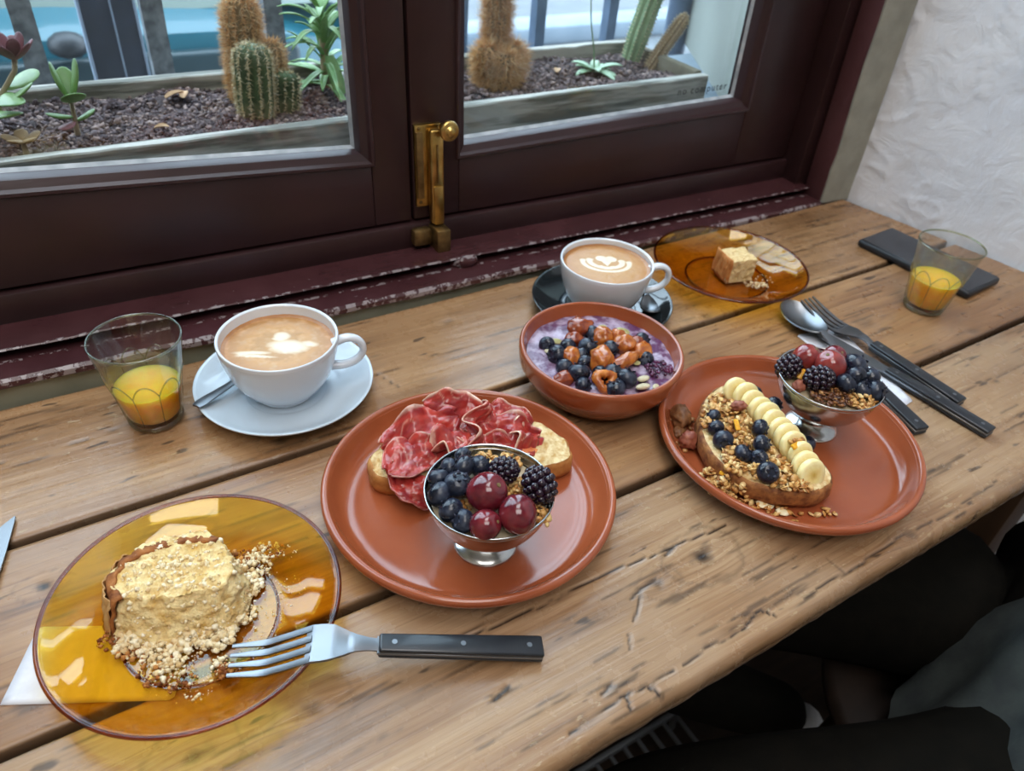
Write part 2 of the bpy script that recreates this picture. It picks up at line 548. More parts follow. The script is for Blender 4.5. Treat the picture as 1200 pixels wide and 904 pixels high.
M['rye_crust'] = simple('dark_bread_crust', rgb('6b3b1f'), rgb('ab7340'), 150, .7, bump=.6, bscale=320, bdist=.0012)
M['crumb'] = simple('bread_crumb', rgb('c49a5c'), rgb('e8d3a4'), 190, .8, bump=1.0, bscale=260, bdist=.002, sss=.05)
M['pulp'] = simple('grated_tomato', rgb('c9602f'), rgb('dd8f52'), 160, .3, bump=.5, bscale=260, coat=.3)
M['cake'] = simple('sponge_cake', rgb('d0a65a'), rgb('eed79f'), 110, .85, bump=.9, bscale=420, bdist=.002, lo=.3, hi=.6, sss=.05)
M['cake_crust'] = simple('browned_cake_crust', rgb('6e3814'), rgb('a86a35'), 140, .8, bump=.9, bscale=300)
M['paper'] = simple('baking_paper_edge', rgb('c79d68'), rgb('b4854f'), 60, .7)
M['cake_pale'] = simple('plain_cake_crumb', rgb('cfae76'), rgb('e2c997'), 220, .85, bump=.8, bscale=420, bdist=.0015, sss=.05)
M['cake_side'] = simple('orange_brown_cake_crust', rgb('b06d34'), rgb('c58348'), 120, .75, bump=.4, bscale=300)
M['crumbs'] = island_mat('cake_crumbs', [(0, rgb('cfae78')), (.15, rgb('dfc595')), (.6, rgb('ead9b2')), (1, rgb('f0e4c6'))], .85, .5, 600)
M['crumbs_brown'] = island_mat('brown_crust_crumbs', [(0, rgb('6b3613')), (.5, rgb('a0602a')), (1, rgb('c98f4a'))], .8, .5, 600)
def blueberry_mat():
    t = NT('blueberry_skin')
    oi = t.n('ShaderNodeObjectInfo').outputs['Random']
    cb = t.n('ShaderNodeVectorMath', operation='ADD'); t.set(cb.inputs[0], t.coord())
    t.set(cb.inputs[1], oi)
    n = t.noise(cb.outputs[0], 140, 4)
    c = t.ramp(n, [(.36, (.004, .006, .013)), (.55, (.011, .015, .031)), (.78, (.055, .072, .11))])
    r = t.ramp(n, [(.4, .22), (.7, .5)])
    return t.done(t.bsdf(c, r, 0, None, coat=.15))
M['blueberry'] = blueberry_mat()
M['calyx'] = simple('blueberry_crown', (.012, .014, .03), (.03, .03, .05), 300, .6)
M['grape'] = simple('red_grape_skin', (.085, .006, .014), (.19, .018, .026), 90, .16, coat=.5, sss=.25, sss_col=(.006, .001, .001), bump=.02)
M['grape_light'] = simple('rosy_grape_skin', (.17, .016, .018), (.32, .05, .04), 70, .15, coat=.5, sss=.3, sss_col=(.008, .002, .001))
M['blackberry'] = simple('blackberry_drupelets', (.006, .004, .010), (.022, .006, .018), 260, .13, coat=.4)
M['stem'] = simple('dry_stem', rgb('6c5a34'), rgb('8a7a48'), 120, .7)
M['granola'] = island_mat('toasted_granola', [(0, rgb('8a5426')), (.3, rgb('b9803f')), (.65, rgb('d3a562')), (1, rgb('e6c88f'))], .5, .4, 500, coat=.1)
M['granola_dark'] = island_mat('dark_granola', [(0, rgb('3a1d10')), (.4, rgb('5f3620')), (.8, rgb('8f5c31')), (1, rgb('b98a55'))], .45, .4, 500, coat=.15)
M['nut'] = simple('pecan_skin', rgb('5f3a22'), rgb('8b5d37'), 160, .5, bump=.6, bscale=300, bdist=.001)
M['nut_red'] = simple('reddish_nut_skin', rgb('7c3b2a'), rgb('a4634a'), 180, .5, bump=.6, bscale=320, bdist=.001)
M['date'] = simple('dried_apricot', rgb('8f3f14'), rgb('c77a30'), 110, .25, bump=.4, bscale=180, coat=.4, sss=.2, sss_col=(.006, .002, .001))
M['date_red'] = simple('dried_date', rgb('6b2412'), rgb('a24f24'), 110, .25, bump=.4, bscale=180, coat=.4, sss=.1, sss_col=(.006, .002, .001))
M['seed'] = simple('pumpkin_seed', rgb('9a955c'), rgb('c6bf8c'), 130, .45)
M['seed_pale'] = simple('sunflower_seed', rgb('b7ac8a'), rgb('d9d0b2'), 130, .5)
M['flake'] = simple('almond_flake', rgb('e2cf9f'), rgb('efe3c2'), 130, .5)
M['peel'] = simple('candied_peel', rgb('e09a1a'), rgb('efb63a'), 130, .3, coat=.3)
def banana_mat():
    t = NT('banana_flesh')
    sp = t.n('ShaderNodeSeparateXYZ'); t.set(sp.inputs[0], t.coord())
    rr = t.math('SQRT', t.math('ADD', t.math('MULTIPLY', sp.outputs[0], sp.outputs[0]), t.math('MULTIPLY', sp.outputs[1], sp.outputs[1])))
    c = t.ramp(t.math('MULTIPLY', rr, 70.0), [(.05, rgb('c9a24a')), (.3, rgb('e6cd85')), (.75, rgb('f0e0a8')), (.95, rgb('e8cf80'))])
    c = t.mix(.2, c, t.ramp(t.noise(t.coord(), 260), [(.3, .2), (.7, .9)]), 'OVERLAY')
    return t.done(t.bsdf(c, .38, 0, t.bump(t.noise(t.coord(), 300), .2, .0006), coat=.15, sss=.2, sss_col=(.006, .004, .002)))
M['banana'] = banana_mat()
M['yogurt'] = simple('berry_yogurt', rgb('b3a3b8'), rgb('5c3257'), 95, .3, bump=.5, bscale=120, bdist=.003, lo=.36, hi=.58, coat=.2)
M['yogurt_plain'] = simple('plain_yogurt', rgb('cfc3a8'), rgb('a98f66'), 70, .4, bump=.3, bscale=150)
M['mash'] = simple('crushed_purple_berry', rgb('2c0c26'), rgb('6d2c57'), 150, .2, bump=.6, bscale=200, coat=.4)
# outside
M['planter'] = simple('weathered_planter_wood', rgb('686860'), rgb('b3b0a8'), 60, .8, bump=.6, bscale=120, bdist=.002, lo=.42, hi=.58, vec_scale=(.12, 1.5, 1.5))
M['planter_end'] = simple('rotten_planter_wood', rgb('57503f'), rgb('7d7562'), 30, .85, bump=.6, bdist=.002)
M['soil'] = island_mat('potting_soil', [(0, rgb('3a3034')), (.5, rgb('5b4c4e')), (.8, rgb('7b6865')), (1, rgb('9c8780'))], .9, .7, 260)
M['soil_bed'] = simple('dark_soil_bed', rgb('332a2b'), rgb('574a4a'), 60, .95, bump=1.0, bscale=110, bdist=.006)
M['dry_leaf'] = simple('dry_leaf', rgb('a3805c'), rgb('c7a682'), 80, .8)
M['cactus'] = simple('cactus_skin', rgb('3a4a30'), rgb('566845'), 50, .6)
M['cactus_pale'] = simple('columnar_cactus_skin', rgb('6f8a62'), rgb('8ba27c'), 50, .6)
M['cactus_brown'] = simple('browned_cactus_skin', rgb('7a6446'), rgb('927a58'), 60, .7)
M['spine_orange'] = island_mat('orange_spines', [(0, rgb('be8a54')), (.5, rgb('deb27c')), (1, rgb('f2dcb8'))], .6)
M['spine_pale'] = island_mat('pale_spines', [(0, rgb('b89f73')), (.6, rgb('d6c6a0')), (1, rgb('efe8d4'))], .6)
M['succ_leaf'] = simple('succulent_leaf', rgb('56793f'), rgb('7b9b5e'), 40, .4, sss=.15, sss_col=(.003, .006, .002))
M['succ_red'] = simple('dark_red_rosette_leaf', rgb('4d1f2c'), rgb('7b4048'), 60, .5)
M['succ_stem'] = simple('succulent_stem', rgb('8d7a62'), rgb('a8967a'), 60, .8)
M['aloe'] = simple('strap_leaf', rgb('5f8a4a'), rgb('95b97c'), 30, .45, sss=.1, sss_col=(.003, .006, .002), vec_scale=(1, 1, .3))
M['rosette'] = simple('grey_green_rosette_leaf', rgb('7d9a78'), rgb('a4bda0'), 50, .5)
M['iron'] = simple('weathered_iron_bar', rgb('4d5258'), rgb('7f8388'), 70, .7, .2, bump=.7, bscale=110, bdist=.002)
M['iron_blue'] = simple('blue_grey_painted_iron', rgb('4e5f74'), rgb('5f7188'), 40, .5, .2, bump=.2)
M['street'] = simple('grey_asphalt', rgb('45494d'), rgb('53575a'), 3, .85, bump=.2)
M['kerb'] = simple('pale_kerb_stone', rgb('5d6872'), rgb('68727b'), 6, .8)
M['ext_wall'] = simple('cream_outside_wall', rgb('8d9088'), rgb('989b92'), 9, .8, bump=.15)
M['ext_sill'] = simple('stone_sill', rgb('6f7e8a'), rgb('7e8b95'), 20, .7)
M['car_paint'] = simple('teal_car_paint', (.012, .095, .13), None, rough=.3, coat=.4)
M['car_glass'] = simple('car_window_glass', (.17, .21, .19), None, rough=.5, spec=.2, coat=.3)
M['car_reflection'] = simple('dark_car_side_reflection', (.012, .030, .038), None, rough=.35)  # dark tone of the reflection low on the teal side
M['car_trim'] = simple('black_car_trim', (.02, .024, .03), None, rough=.45)
M['tyre'] = simple('tyre_rubber', (.02, .02, .022), None, rough=.8)
M['hub'] = simple('wheel_hub', (.5, .52, .54), None, rough=.3, metal=1.0)
M['board'] = simple('dark_plastic_board', rgb('252a35'), rgb('323846'), 20, .5, bump=.1)
M['board_edge'] = simple('board_edge_strip', rgb('8793a5'), None, rough=.5)
# people
M['trousers'] = simple('dark_olive_trousers', rgb('0b0a07'), rgb('100e0a'), 60, .9, spec=.12, bump=.3, bscale=500)
M['jacket'] = simple('olive_grey_jacket', rgb('2b3031'), rgb('3c4240'), 40, .8, bump=.35, bscale=300)
M['sock'] = simple('white_sock', rgb('d9dbe0'), rgb('e6e8ec'), 200, .9, bump=.4)
M['shoe'] = simple('black_shoe', (.015, .014, .014), None, rough=.5)
M['stool'] = simple('dark_stool_wood', rgb('221812'), rgb('2e2119'), 30, .6)
M['rack'] = simple('pale_wire', rgb('8c9198'), None, rough=.5, metal=.5)

# ------------------------------------------------------------------ room shell
FZ = -0.76
def wallx(y):
    return 0.948 + (0.5935 - y) * 0.183
struct('floor', MB().box((-1.8, -2.6, FZ - .05), (1.62, .63, FZ)).build('floor', M['floor']))
struct('ceiling', MB().box((-1.85, -2.65, 2.75), (1.66, .74, 2.8)).build('ceiling', M['ceiling']))
struct('wall_left', MB().box((-1.85, -2.6, FZ), (-1.8, .74, 2.75)).build('wall_left', M['room_paint']))
struct('wall_front', MB().box((-1.8, -2.65, FZ), (1.6, -2.6, 2.75)).build('wall_front', M['room_paint']))

# back wall: below, left of and above the window, with the old green strip behind the table edge
struct('wall_back', MB().box((-1.8, .603, FZ), (.96, .70, .006))
       .box((-1.8, .60, .006), (-.31, .70, 2.75)).box((-.31, .60, 2.08), (.96, .70, 2.75))
       .map(lambda p: (p[0], p[1], p[2] - .0235 * (p[0] - .4) if abs(p[2] - .006) < .001 else p[2]))
       .build('wall_back', M['green_wall']))

# right wall: thick rough plaster, fine mesh where it is near
ys = np.r_[np.linspace(.70, -.12, 190), np.linspace(-.2, -2.6, 14)]
zs = np.r_[np.linspace(FZ, -.03, 12), np.linspace(0, .55, 150), np.linspace(.6, 2.75, 16)]
Y, Z = np.meshgrid(ys, zs, indexing='ij')
d = (fbm(Y * 9 + 40, Z * 9, 3, 4) - .5) * .009
rid = np.abs(fbm(Y * 13 + 9, Z * 13 + 4, 11, 3) - .47)
d += np.clip(.022 - rid, 0, 1) * .10 * (fbm(Y * 4, Z * 4 + 3, 21, 2) > .42)
rid2 = np.abs(fbm(Y * 22 + 2, Z * 15 + 8, 31, 3) - .5)
d += np.clip(.016 - rid2, 0, 1) * .07 * (fbm(Y * 5 + 7, Z * 5, 23, 2) > .5)
d += (fbm(Y * 60, Z * 60, 41, 3) - .5) * .0016
d -= np.clip((.02 - np.abs(Y - .60)) / .02, 0, 1) * .004
P = np.stack([wallx(Y) - d * .98, Y - d * .18, Z], 2)
P2 = P.reshape(-1, 3)
mb = MB()
g = lambda i, j: i * len(zs) + j
mb.add(P2, [(g(i, j), g(i, j + 1), g(i + 1, j + 1), g(i + 1, j)) for i in range(len(ys) - 1) for j in range(len(zs) - 1)])
mb.prism([(wallx(.70) + .02, .70), (wallx(.70) + .12, .70), (wallx(-2.6) + .12, -2.6), (wallx(-2.6) + .02, -2.6)], FZ, 2.75)
struct('wall_right', mb.build('wall_right', M['plaster'], sharp=None))

# ------------------------------------------------------------------ window
def W(p):      # the old frame has settled: it sinks a little to the right
    return (p[0] - .03 * (p[2] - .12), p[1], p[2] - .0235 * (p[0] - .4))
def wbox(lo, hi, bev=.002):
    return MB().box(lo, hi, bev)
def longbox(lo, hi, bev=.002, nx=60, jit=.0006, seed=5):   # a long board along x with a slightly uneven edge
    xs = np.linspace(lo[0], hi[0], nx)
    prof = [(lo[1] + bev, hi[2]), (hi[1], hi[2]), (hi[1], lo[2]), (lo[1] + bev, lo[2]), (lo[1], lo[2] + bev), (lo[1], hi[2] - bev)]
    prof = [prof[5], prof[0], prof[1], prof[2], prof[3], prof[4]]
    mb = MB(); vs = []
    n1 = vn(xs * 40, xs * 0, seed) - .5; n2 = vn(xs * 55 + 9, xs * 0, seed + 1) - .5
    for i, x in enumerate(xs):
        for k, (y, z) in enumerate(prof):
            front = k in (0, 1, 4, 5)
            vs.append((x, y + (n1[i] * jit * 2 if front else 0), z + (n2[i] * jit if k in (0, 1) else 0)))
    m = len(prof)
    fs = [(i * m + k, (i + 1) * m + k, (i + 1) * m + (k + 1) % m, i * m + (k + 1) % m) for i in range(nx - 1) for k in range(m)]
    fs += [tuple(range(m)), tuple((nx - 1) * m + k for k in range(m))[::-1]]
    return mb.add(vs, fs)
struct('trim_1', longbox((-.31, .596, .0035), (.8985, .640, .0132), .0025, jit=.0011).map(W).build('trim_1', M['maroon_sill']))
mb = longbox((-.31, .622, .0226), (.8985, .70, .0247), .0010, jit=.0008, seed=15)
mb.box((-.31, .690, .0122), (.8985, .70, .0230))
mb.ball((.352, .627, .0175), (.016, .010, .0085), 2, .25, 2.0, 4)
struct('trim_2', mb.map(W).build('trim_2', M['maroon_sill']))
struct('trim_3', MB().box((-.31, .662, .022), (.8985, .70, .0515), .003).map(W).build('trim_3', M['maroon']))
struct('trim_4', MB().box((.886, .637, .0), (.93, .70, 2.08), .002).box((.906, .629, .0), (.93, .640, 2.08)).map(W).build('trim_4', M['maroon']))
struct('trim_5', MB().box((.9005, .6005, .0), (.93, .632, 2.08), .0015).map(W).build('trim_5', M['maroon_light']))
xs = np.linspace(.012, 2.08, 90)
mb = MB(); vs = []
for i, z in enumerate(xs):
    e = (vn(np.array([z * 60]), np.array([0.]), 8)[0] - .5) * .0035 + (vn(np.array([z * 14]), np.array([3.]), 9)[0] - .5) * .003
    vs += [(.9000 + e, .5985, z), (.906, .5955, z), (.938, .5950, z), (.950, .592, z), (.950, .62, z), (.9000 + e, .601, z)]
m = 6
mb.add(vs, [(i * m + k, i * m + (k + 1) % m, (i + 1) * m + (k + 1) % m, (i + 1) * m + k) for i in range(89) for k in range(m)] + [tuple(range(m))[::-1]])
struct('trim_6', mb.map(W).build('trim_6', M['grey_plaster']))
struct('trim_7', MB().box((-.31, .601, .0), (-.263, .70, 2.08), .002).map(W).build('trim_7', M['maroon']))
struct('trim_8', MB().box((-.31, .64, 2.035), (.93, .70, 2.08), .002).map(W).build('trim_8', M['maroon']))

def casement(name, xa, xb, oa, ob, z0, slope, xr):
    root = struct(name)
    zt = 1.955
    zb = lambda x: z0 + slope * (x - xr)
    F, B = .666, .704
    MB().box((xa, F, .0545), (oa, B, 2.03), .002).map(W).build('stile', M['maroon'], root)
    MB().box((ob, F, .0545), (xb, B, 2.03), .002).map(W).build('stile', M['maroon'], root)
    MB().box((oa, F, .0545), (ob, B, .12), .002).map(lambda p: W((p[0], p[1], p[2] - .12 + zb(p[0]) if p[2] > .1 else p[2]))).build('rail', M['maroon'], root)
    MB().box((oa, F, zt), (ob, B, 2.03), .002).map(W).build('rail', M['maroon'], root)
    # moulded bead round the glass: a rolled edge, a chamfer and the rebate
    prof = [(-.004, .6655), (-.0025, .6635), (.0, .664), (.002, .6675), (.008, .671), (.009, .673), (.009, .690)]
    corners = lambda ins: [(oa + ins, zb(oa) + ins), (ob - ins, zb(ob) + ins), (ob - ins, zt - ins), (oa + ins, zt - ins)]
    vs = []
    for ins, y in prof:
        vs += [(x, y, z) for x, z in corners(ins)]
    fs = [(i * 4 + k, (i + 1) * 4 + k, (i + 1) * 4 + (k + 1) % 4, i * 4 + (k + 1) % 4) for i in range(len(prof) - 1) for k in range(4)]
    MB().add(vs, fs).map(W).build('glazing_bead', M['maroon'], root, sharp=.5)
    # line of pale putty against the glass
    vs = []
    pr = [(.0088, .6845), (.0118, .688), (.0088, .688)]
    for ins, y in pr:
        vs += [(x, y, z) for x, z in corners(ins)]
    fs = [(i * 4 + k, ((i + 1) % 3) * 4 + k, ((i + 1) % 3) * 4 + (k + 1) % 4, i * 4 + (k + 1) % 4) for i in range(3) for k in range(4)]
    MB().add(vs, fs).map(W).build('putty_line', M['putty'], root)
    MB().box((oa + .006, .6885, .11), (ob - .006, .6915, zt - .006)).map(lambda p: W((p[0], p[1], zb(p[0]) + .006 if p[2] < .2 else p[2]))).build('glass_pane', M['glass'], root)
    return root
win1 = casement('window_1', -.261, .3102, -.205, .2698, .122, -.045, .2698)
win2 = casement('window_2', .3132, .884, .3662, .7825, .1185, .030, .37)

# brass bolt on the meeting stile of the right-hand casement
latch = MB().box((.3145, .6615, .070), (.3445, .667, .156), .0018).map(W).build('window_latch', M['brass'], win2)
MB().box((.3150, .6585, .080), (.3225, .662, .150), .0012).map(W).build('slide_track', M['brass_dark'], latch)
mb = MB()
zz = np.linspace(.050, .150, 12)
for a, b in ((.3275, .3425),):
    mb.box((a, .6525, .052), (b, .6620, .1525), .003, 3)
mb.box((.3295, .6505, .052), (.3405, .6535, .095), .0015)
mb.map(W).build('bolt_bar', M['brass'], latch)
MB().box((.3335, .6508, .098), (.3355, .6528, .138), .0004).map(W).build('bolt_slot', M['brass_dark'], latch)
k = MB().lathe(chaikin([(0, .020), (.0035, .0195), (.005, .0170), (.0058, .0160), (.0092, .0158), (.0104, .013), (.0095, .010), (.006, .007), (.0042, .004), (.0042, -.002), (0, -.002)], 1), 28)
k.v = [(x, -z, y) for x, y, z in k.v]
k.map(lambda p: W((p[0] + .3425, p[1] + .655, p[2] + .1545))).build('knob', M['brass'], latch)
k = MB()
for sx, sz in ((.319, .0755), (.341, .0755), (.319, .1525)):
    k.ball((sx, .6612, sz), (.0022, .0010, .0022), 1)
k.map(W).build('screw', M['brass_dark'], latch)
mb = MB().box((.3270, .640, .024), (.3430, .6625, .050), .002).box((.3050, .650, .030), (.3265, .6625, .049), .004)
mb.map(W).build('bolt_keeper', M['brass_dark'], latch)

# small printed words on the right-hand glass
fc = bpy.data.curves.new('lettering', 'FONT')
fc.body = 'no computer'; fc.size = .0125; fc.extrude = .00005; fc.space_character = 1.25
tmp = bpy.data.objects.new('lettering_curve', fc)
COL.objects.link(tmp)
bpy.context.view_layer.update()
me = bpy.data.meshes.new_from_object(tmp.evaluated_get(bpy.context.evaluated_depsgraph_get()))
bpy.data.objects.remove(tmp)
me.materials.clear(); me.materials.append(M['ink'])
lt = put('lettering', me, win2, (.678, .6880, .1415), (PI / 2, 0, 0))

# ------------------------------------------------------------------ table
KNOTS = [(.3234, .2105, .011, 1.0), (.2799, .2074, .006, .8), (-.0759, .3954, .0055, 1.0), (.28, .298, .008, .9), (.70, .365, .013, .35),
         (.55, .45, .010, .5), (.80, .30, .009, .4), (.10, .46, .007, .6), (.85, .20, .01, .5), (.48, .15, .007, .5), (-.02, .24, .009, .7), (.30, .555, .006, .4),
         (.005, .395, .009, .8), (.045, .235, .008, .5)]
CRACKS = [([(.12, .2325), (.155, .231), (.185, .2295), (.24, .2316), (.295, .227), (.36, .2244)], .0011, 1.0),
          ([(.69, .509), (.75, .511), (.84, .5135), (.95, .515)], .0012, .8),
          ([(.20, .509), (.212, .479)], .0008, .8), ([(-.30, .531), (-.05, .526), (.03, .533)], .0008, .6),
          ([(.42, .545), (.60, .551), (.80, .547)], .0007, .5), ([(.55, .40), (.75, .402), (.9, .398)], .0008, .6),
          ([(.66, .24), (.85, .236), (1.0, .238)], .001, .7), ([(-.3, .335), (-.06, .331), (.08, .336)], .0008, .5),
          ([(.1384, .1889), (.150, .192)], .0022, 1.0), ([(.170, .203), (.178, .212)], .0012, .8), ([(.1956, .1603), (.205, .163)], .002, .9),
          ([(.255, .206), (.2799, .2105)], .0018, .9), ([(.245, .192), (.262, .204)], .0013, .8),
          ([(.230, .1775), (.236, .186)], .0012, .7), ([(.30, .2235), (.312, .2265)], .0018, .9), ([(.332, .2335), (.345, .236)], .0014, .7)]
EDGE_CRACKS = [([(.165, .1505), (.1855, .1508), (.2092, .1528), (.2241, .1500), (.245, .1512)], .0013, 1.0), ([(.209, .1528), (.205, .143)], .0016, 1.0),
               ([(.224, .150), (.228, .141)], .0018, 1.0), ([(.2522, .1514), (.275, .1535), (.3038, .151)], .0010, .9), ([(.3038, .151), (.3262, .1574), (.333, .149)], .0013, 1.0),
               ([(.3262, .1574), (.300, .1610)], .0010, .8), ([(.36, .150), (.4043, .1498), (.4172, .1489), (.47, .151)], .0012, .9), ([(.404, .1498), (.402, .165)], .0012, .8),
               ([(.47, .1515), (.52, .149), (.60, .152)], .0010, .8)]
def plank(y0, y1, mat, x0, nx, ny, front=False, cracks=CRACKS, seed=1):
    u = np.linspace(0, 1, nx)[:, None]; v = np.linspace(0, 1, ny)[None, :]
    v = .5 - .5 * np.cos(PI * v) * (1 - .0) if False else v
    xm = x0 + u * (1.06 - x0)
    wob0 = (vn(xm * 9, xm * 0, seed + 60) - .5) * (.0012 if front else .0018) + ((vn(xm * 110, xm * 0, seed + 61) - .5) * .0011 if front else 0) + (0 if front else np.clip((xm - .62) / .4, 0, 1) * .0022)
    wob1 = (vn(xm * 8, xm * 0, seed + 62) - .5) * .0022
    Yg = (y0 + wob0) * (1 - v) + (y1 + wob1) * v
    Xg = x0 + u * (wallx(Yg) - .004 - x0)
    e0 = Yg - (y0 + wob0); e1 = (y1 + wob1) - Yg
    z = np.zeros_like(Xg)
    re = .0050 if front else .0022
    z -= re * .9 * np.clip(1 - e0 / re, 0, 1) ** 2
    z -= .0020 * np.clip(1 - e1 / .0022, 0, 1) ** 2
    z += (fbm(Xg * 5, Yg * 20, seed, 3) - .5) * .0014
    z += (fbm(Xg * 18, Yg * 260, seed + 5, 3) - .5) * .0005
    dark = np.zeros_like(Xg); off = np.zeros_like(Xg)
    for kx, ky, kr, ks in KNOTS:
        if not (y0 - .02 < ky < y1 + .02): continue
        dx = (Xg - kx) / (kr * 3.2); dy = (Yg - ky) / (kr * 1.6)
        w = np.exp(-(dx ** 2 + dy ** 2))
        off += np.sign(Yg - ky) * w * kr * -.75 + 0
        rr = np.hypot((Xg - kx) / 1.35, Yg - ky) + (fbm(Xg * 120, Yg * 120, 77, 2) - .5) * kr * .9
        dark = np.maximum(dark, ks * np.clip(1.15 - rr / (kr * .62), 0, 1))
        dark = np.maximum(dark, ks * .35 * np.clip(1 - np.abs(rr - kr * 2.03) / (kr * .22), 0, 1))
        z -= .0008 * np.exp(-(rr / (kr * .6)) ** 2)
    jx = (fbm(Xg * 60, Yg * 60, seed + 80, 3) - .5) * .004
    for poly, wd, st in cracks:
        dd = segdist(Xg, Yg + jx, poly)
        dark = np.maximum(dark, st * np.clip(1.5 - dd / (wd * .62), 0, 1))
        z -= .0012 * st * np.exp(-(dd / (wd * .7)) ** 2)
    # long grime lines and edge grime
    gr = fbm(Xg * 14, Yg * 340, seed + 9, 3)
    dark = np.maximum(dark, .6 * np.clip((gr - .63) / .05, 0, 1))
    sc = fbm(Xg * 30 + 5, Yg * 110 + 3, seed + 19, 2)
    dark = np.maximum(dark, .8 * np.clip((sc - .665) / .03, 0, 1))
    eg = np.clip(1 - np.minimum(e0, e1) / .0028, 0, 1) * .75
    dark = np.maximum(dark, np.where((e0 < e1) & front, 0, eg))
    wear = np.clip(fbm(Xg * 6, Yg * 9, seed + 31, 3) * 1.3 - .35, 0, 1)
    if front:
        wear = np.maximum(wear, np.clip(1.25 - e0 / .055, 0, 1) * (.30 + .5 * fbm(Xg * 11, Yg * 11, 5, 2)))
    top = np.stack([Xg, Yg, z], 2).reshape(-1, 3)
    g = lambda i, j: i * ny + j
    fs = [(g(i, j), g(i + 1, j), g(i + 1, j + 1), g(i, j + 1)) for i in range(nx - 1) for j in range(ny - 1)]
    rim = [g(i, 0) for i in range(nx)] + [g(nx - 1, j) for j in range(1, ny)] + [g(i, ny - 1) for i in range(nx - 2, -1, -1)] + [g(0, j) for j in range(ny - 2, 0, -1)]
    b = len(top); n = len(rim)
    mid = top[rim].copy(); mid[:, 2] = -.012; mid[:, 1] += np.where(np.array(rim) % ny == 0, -.0008, 0)
    low = top[rim].copy(); low[:, 2] = -.030; low[:, 1] += np.where(np.array(rim) % ny == 0, .003 if front else 0, 0)
    for k in range(n):
        k2 = (k + 1) % n
        fs.append((rim[k2], rim[k], b + k, b + k2)); fs.append((b + k2, b + k, b + n + k, b + n + k2))
    fs.append(tuple(b + n + k for k in range(n)))
    vs = np.vstack([top, mid, low])
    col = np.stack([off.ravel() * 5 + .5, dark.ravel(), wear.ravel()], 1)
    rc = col[rim].copy(); rc[:, 1] = np.maximum(rc[:, 1], np.where(front & (np.array(rim) % ny == 0), .30, .92))
    rl = rc.copy(); rl[:, 1] = .95
    mb = MB(); mb.v = [tuple(q) for q in vs]; mb.f = fs
    mb.c = [tuple(q) for q in np.vstack([col, rc, rl])]
    return mb.mesh('plank', M[mat], True, None)
table = thing('table', 'long rustic wooden plank table under the window with worn front edge', 'table', (0, 0, 0))
put('plank', plank(.4430, .5950, 'plank_back', -.55, 640, 64, seed=1), table)
put('plank', plank(.2903, .4378, 'plank_mid', -.55, 640, 64, seed=101), table)
put('plank', plank(.1400, .2855, 'plank_front', -.55, 760, 84, True, CRACKS + EDGE_CRACKS, seed=201), table)
for lx in (-.48, .88):
    for ly in (.19, .53):
        MB().box((lx, ly, FZ), (lx + .05, ly + .05, -.0302), .003).build('leg', M['table_leg'], table)
for ly in (.20, .54):
    MB().box((-.44, ly, -.085), (.885, ly + .025, -.0304), .002).build('apron', M['table_leg'], table)

# ------------------------------------------------------------------ tableware
PF = .0062     # height of a plate's floor above the table
def terracotta_plate(label, loc):
    t = thing('terracotta_plate', label, 'plate', loc, group='round terracotta plates')
    R = .1068
    prof = chaikin([(0, 0), (.072, 0), (.082, .0008), (.094, .006), (.1025, .0135)], 2)
    MB().lathe(prof + chaikin([(.1025, .0135), (R, .0180), (R + .0004, .0215), (R - .0015, .0240), (R - .0045, .0238), (R - .0062, .0212)], 2) +
               chaikin([(R - .0062, .0212), (.0955, .0125), (.088, .0072), (.070, PF), (0, PF)], 3), 96).build('dish', M['terracotta'], t, sharp=None)
    return t
plate_a = terracotta_plate('round terracotta plate under the ham toast and steel fruit dish', (.2005, .3330, 0))
plate_b = terracotta_plate('round terracotta plate under the banana toast, nearest the cutlery', (.4600, .2620, 0))

t = thing('terracotta_bowl', 'deep terracotta bowl of yogurt and fruit between the two plates', 'bowl', (.3690, .4040, 0))
prof = chaikin([(0, 0), (.040, 0), (.050, .003), (.060, .012), (.0665, .021), (.0695, .0265)], 2) + chaikin([(.0695, .0265), (.0708, .029), (.0722, .040), (.0722, .0445), (.0705, .0468), (.0682, .0460)], 2)
prof += chaikin([(.0682, .0460), (.0662, .038), (.062, .026), (.050, .014), (0, .010)], 2)
MB().lathe(prof, 96).build('dish', M['terracotta'], t, sharp=None)
mb = MB(); vs = []; nr, na = 22, 72
for i in range(nr):
    r = .0648 * i / (nr - 1)
    for k in range(na):
        a = 2 * PI * k / na
        x, y = r * math.cos(a), r * math.sin(a)
        vs.append((x, y, .0345 + .0022 * N3((x, y, 0), 90, 3) + .0011 * N3((x, y, 0), 260, 9) + .003 * max(0, 1 - r / .06)))
fs = [(i * na + k, (i + 1) * na + k, (i + 1) * na + (k + 1) % na, i * na + (k + 1) % na) for i in range(nr - 1) for k in range(na)]
MB().add(vs, fs).build('yogurt', M['yogurt'], t, sharp=None)

